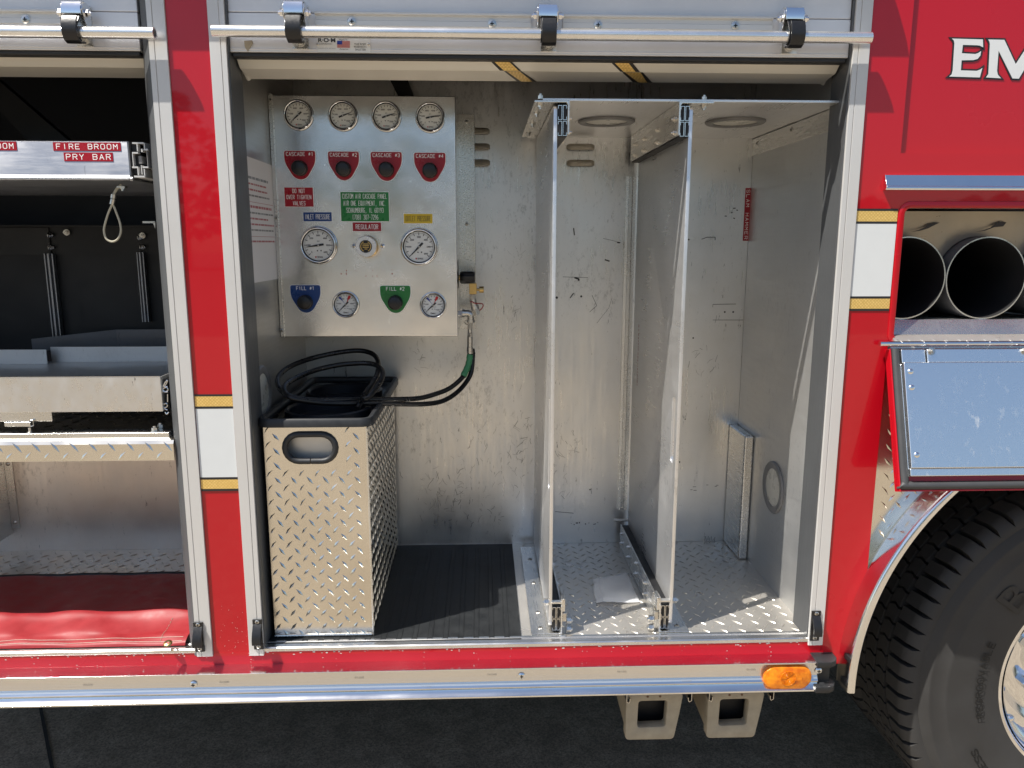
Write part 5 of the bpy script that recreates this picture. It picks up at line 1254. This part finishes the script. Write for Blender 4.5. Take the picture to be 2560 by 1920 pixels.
for jj in (int(kk*.80), int(kk*.87)):
    for i in range(n-1):
        a, b = Vector(vs[i*kk+jj]), Vector(vs[(i+1)*kk+jj])
        for t in (0, .34, .67): m.tube([a.lerp(b, t)+Vector((0, -.0006, .0008)), a.lerp(b, t+.22)+Vector((0, -.0006, .0008))], .0006, 4)
for j in range(int(kk*.55), kk-6):
    i = n-7; a, b = Vector(vs[i*kk+j]), Vector(vs[i*kk+j+1]); m.tube([a+Vector((0, 0, .001)), a.lerp(b, .6)+Vector((0, 0, .001))], .0006, 4)
sub(m, 'stitching', M['cable'], VC)
c = at(420, 1609, Z=ZF+.022); m = MB(); m.lathe([(.0035, .001), (.005, .0025), (.0085, .0015), (.0105, -.001)], c+Vector((0, -.001, .002)), (0, -.35, .9), 24); sub(m, 'eyelet', M['brass'], VC)

# ---------------------------------------------------------------- upper pull-out tray with tool labels
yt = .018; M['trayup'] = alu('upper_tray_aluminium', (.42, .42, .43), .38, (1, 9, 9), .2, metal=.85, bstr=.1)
z1, z0 = at(200, 352, Y=yt).z, at(200, 445, Y=yt).z; xr = at(322, 400, Y=yt).x
UT = empty('tool_tray', 'upper aluminium pull-out tray with red tool name labels in the left bay', 'tray', (xr-.3, yt, z0))
m = MB(); r_ = .006; m.extr([(yt+.01, z1), (yt+.002, z1), (yt, z1-.003), (yt, z0+.008), (yt-.002, z0+.003), (yt-.0055, z0+.0005), (yt-.0055, z0-.004), (yt-.001, z0-.0055), (yt+.01, z0-.0055)], 'X', -2.0, xr)
m.box(xr-.0015, xr+.0015, yt+.0015, .60, z0, z1-.0005); m.box(-2.0, xr, yt+.011, .60, z0-.004, z0-.001)
m.cyl((xr+.001, yt-.003, z0-.002), (xr+.008, yt-.003, z0-.002), .0045, 14)
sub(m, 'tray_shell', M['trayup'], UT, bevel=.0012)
def tl_(x0, x1, y0, y1, s_, cut=None, sp_=1.3):
    a, b = at(x0, y0, Y=yt), at(x1, y1, Y=yt); m = MB(); m.box(a.x, b.x, yt-.0008, yt+.0002, b.z, a.z, 0)
    w_, h = b.x-a.x, a.z-b.z; stx(m, s_, ((a.x+b.x)/2, yt-.0010, (a.z+b.z)/2), w_*.90, h*.58, 1, wt=.14, gap=2.6); sub(m, 'tool_label', [M['labred'], M['ink']], UT, smooth=False)
tl_(132, 303, 355.5, 377.5, 'FIRE BROOM'); tl_(159, 283.5, 381, 403.5, 'PRY BAR'); tl_(-127, 43, 353, 376, 'FIRE BROOM')
m = MB()
def bars(L_, t=.0032, y0=yt, y1=.6, mm=0):
    for (xa, ya, xb, yb_) in L_:
        A = at(xa, ya, Y=y0); B = at(xb, yb_, Y=y0); m.box(min(A.x, B.x), max(A.x, B.x), y0, y1, min(A.z, B.z), max(A.z, B.z), mm)
bars([(330, 355.5, 359, 359.5), (341, 360, 345, 378), (330, 380, 345, 384), (330, 384, 334.5, 416), (330, 416, 345, 420), (343, 420, 347, 438), (335, 439, 363, 443.5), (359, 358, 362.5, 372), (359, 372, 369.5, 376), (353, 380, 356, 372), (352, 413, 356, 436), (356, 416, 371, 420), (366, 376, 370, 418), (359, 422, 363, 441)])
sub(m, 'slide_rail', M['frame'], UT, smooth=False)
m = MB(); bars([(346, 390, 355, 409)], y0=yt+.005); sub(m, 'slide_core', M['ring'], UT, smooth=False)
m = MB(); a = at(359, 376, Y=yt+.03); b = at(332, 356, Y=yt+.03); c = at(362, 441, Y=yt+.03); m.box(b.x+.004, a.x+.001, yt+.012, .6, c.z+.004, b.z-.004); sub(m, 'slide_body', M['slot'], UT, smooth=False)
# wire loop hanging below it
c0 = at(304, 458, Y=.05); WL = empty('wire_loop', 'hanging wire pull loop in a plastic sleeve under the labelled tray', 'pull loop', c0)
lp_ = [at(x, y, Y=.05) for x, y in ((280, 512), (271, 532), (263, 558), (260, 578), (266, 597), (280, 604), (294, 598), (302, 580), (300, 558), (291, 532), (283, 512))]
m = MB(); m.tube(cr(lp_, 6), .0024, 8); sub(m, 'loop', M['cable'], WL)
m = MB(); m.tube([at(304, 462, Y=.055), at(292, 472, Y=.052), at(285, 484, Y=.05), at(281, 512, Y=.05)], .003, 8); m.cyl(at(284, 486, Y=.05), at(283, 496, Y=.05), .0062, 12, 1); m.cyl(at(283, 498, Y=.05), at(280, 511, Y=.05), .0058, 12, 1)
m.bolt(at(306, 466, Y=.055), (0, 0, -1), .006, .006, 1); m.box(c0.x-.012, c0.x+.006, .05, .062, c0.z-.010, c0.z-.006, 1); sub(m, 'ferrule', [M['cable'], M['steel']], WL)
m = MB(); a = at(357, 553, Y=.10); b = at(388, 558, Y=.10); m.box(a.x, b.x, .098, .104, b.z, a.z); m.hexa([at(382, 556, Y=.098), at(388, 556, Y=.098), at(388, 572, Y=.098), at(385, 564, Y=.098)], [at(382, 556, Y=.104), at(388, 556, Y=.104), at(388, 572, Y=.104), at(385, 564, Y=.104)])
m.build('stay_hook', M['steel'], T)
M['channel'] = plain('channel_metal', (.30, .31, .33), .35, .8)
M['dkmetal2'] = plain('near_black_metal', (.03, .03, .031), .5, .5)
# dark tool board frame behind: rail with bolts and upright channels
m = MB(); YD = .72; a = at(0, 566, Y=YD); b = at(385, 636, Y=YD); c = at(0, 637, Y=YD)
m.box(-2.0, XR-.001, YD, YD+.004, c.z, a.z, 0); m.box(-2.0, XR-.001, YD-.022, YD-.0002, a.z, a.z+.003, 1); m.box(-2.0, XR-.001, YD+.005, YD+.01, c.z-.4, c.z, 2)
xq = at(122, 600, Y=YD-.01).x; m.box(-2.0, xq, YD-.006, YD-.0002, c.z, a.z-.004, 1)
for (xa, xb, ya, yb_) in ((108, 130, 634, 855), (340, 357, 631, 805)):
    A, B, E = at(xa, ya, Y=YD-.02), at(xb, ya, Y=YD-.02), at(xa+18, yb_, Y=YD-.02)
    w_ = B.x-A.x
    m.extr([(A.x, YD), (A.x, YD-.018), (A.x+w_*.12, YD-.018), (A.x+w_*.12, YD-.004), (A.x+w_*.4, YD-.004), (A.x+w_*.4, YD-.02), (A.x+w_*.6, YD-.02), (A.x+w_*.6, YD-.004), (B.x-w_*.12, YD-.004), (B.x-w_*.12, YD-.018), (B.x, YD-.018), (B.x, YD)], 'Z', E.z, A.z, 3)
m.build('tool_board', [M['dark'], M['dkmetal2'], M['dark'], M['channel']], T, smooth=False)
for px, py in ((122, 588), (124, 619), (167, 581), (346, 594), (352, 618), (356, 589)):
    c = at(px, py, Y=YD-.01); m = MB(); m.bolt(c, (1, 0, 0) if px < 130 or px == 346 or px == 352 else (0, -1, 0), .007, .010); m.build('bolt', M['steel'], T)
# diagonal runner in the dark above the tray
m = MB(); q = [at(x, y, Y=.5) for x, y in ((-10, 196), (172, 352), (70, 352), (-10, 268))]; m.hexa(q, [v+Vector((0, .03, 0)) for v in q]); m.build('diagonal_brace', M['dkmetal2'], T, smooth=False)

# ---------------------------------------------------------------- lower pull-out tray
yt2 = .012; zt2, zb2 = at(200, 943, Y=yt2).z, at(200, 1030, Y=yt2).z; xr2 = at(404, 985, Y=yt2).x
LT = empty('equipment_tray', 'lower deep aluminium pull-out tray, empty, with a scuffed sunlit front', 'tray', (xr2-.3, yt2, zb2))
ybk = at(250, 866, Z=zt2).y; zfl = at(250, 905, Y=ybk).z
M['trayfront'] = alu('scuffed_tray_front', (.74, .72, .69), .36, (5, 5, 3), .9, metal=.9, bstr=.35, dscale=4, rvar=.16)
m = MB(); m.box(-2.0, xr2, yt2, yt2+.003, zb2, zt2, 0); m.box(xr2-.003, xr2, yt2+.0031, ybk+.02, zb2, zt2-.0004, 1); m.box(-2.0, xr2-.0031, yt2+.0031, ybk+.02, zfl-.003, zfl, 1)
xl = at(125, 866, Y=ybk).x
m.box(xl, xr2-.0031, ybk, ybk+.003, zfl, zt2-.001, 1); m.box(-2.0, at(118, 880, Y=ybk-.03).x, ybk-.035, ybk-.032, zfl, zt2-.004, 1)
sub(m, 'tray_shell', [M['trayfront'], M['traymetal']], LT, bevel=.001)
m = MB(); m.box(-2.0, xr2-.001, yt2-.0004, yt2+.0032, zt2+.0001, zt2+.0012); sub(m, 'worn_rim', M['bright'], LT)
m = MB(); Q = lambda x, y: at(x, y, Y=yt2+.01)
def wig(pts, r=.0016): m.tube(cr([Q(*p) for p in pts], 4), r, 8)
wig([(408, 966), (413, 955), (419, 951), (414, 962), (410, 968), (419, 966)]); wig([(407, 972), (416, 968), (420, 975), (411, 979), (406, 972)]); wig([(405, 978), (405, 1008), (409, 1012)]); wig([(419, 985), (419, 1005)]); wig([(408, 1012), (416, 1008), (418, 1016), (410, 1020), (419, 1025)]); wig([(413, 1030), (417, 1035), (422, 1030)])
wig([(405, 978), (413, 980), (420, 979)])
A, B = Q(406, 950), Q(421, 1034); m.box(xr2+.0008, B.x+.002, yt2+.016, .6, B.z+.01, A.z, 1)
sub(m, 'slide_rail', [M['chrome'], M['slot']], LT)
m = MB(); A, B = at(0, 1033, Y=.02), at(131, 1053, Y=.02); m.box(-2.0, B.x, .02, .26, B.z, zb2-.0006); C_ = at(10, 1056, Y=.014); D_ = at(76, 1066, Y=.014); m.box(C_.x, D_.x, .014, .05, D_.z, B.z-.0004); e = at(80, 1055, Y=.014); m.strip([(D_.x+.001, C_.z+.004), (D_.x+.006, C_.z+.004), (D_.x+.006, D_.z+.002), (D_.x+.0, D_.z+.0)], 'Y', .014, .05, .0016); f_ = at(74, 1068, Y=.02); m.cyl(f_, f_-Vector((0, 0, .010)), .0035, 12); m.cyl(f_-Vector((0, 0, .010)), f_-Vector((0, 0, .0125)), .0065, 14)
sub(m, 'tray_latch', M['bracket'], LT, bevel=.001)
# box left at the back of the tray area
a, b = at(290, 824, Y=ybk+.12), at(408, 866, Y=ybk+.12); m = MB(); m.box(a.x, XR-.004, ybk+.12, ybk+.122, zt2-.02, a.z); m.hexa([(a.x, ybk+.12, a.z), (a.x, ybk+.122, a.z), (a.x, ybk+.122, zt2-.02), (a.x, ybk+.12, zt2-.02)], [(a.x-.22, ybk+.05, a.z-.02), (a.x-.22, ybk+.052, a.z-.02), (a.x-.22, ybk+.052, zt2-.02), (a.x-.22, ybk+.05, zt2-.02)])
c = at(312, 818, Y=ybk+.2); m.box(c.x, XR-.004, ybk+.2, ybk+.202, zt2-.02, c.z); m.build('rear_tray_wall', M['dkmetal'], T, smooth=False)
for o in bpy.data.objects:
    if o.type == 'EMPTY': o.empty_display_size = .03
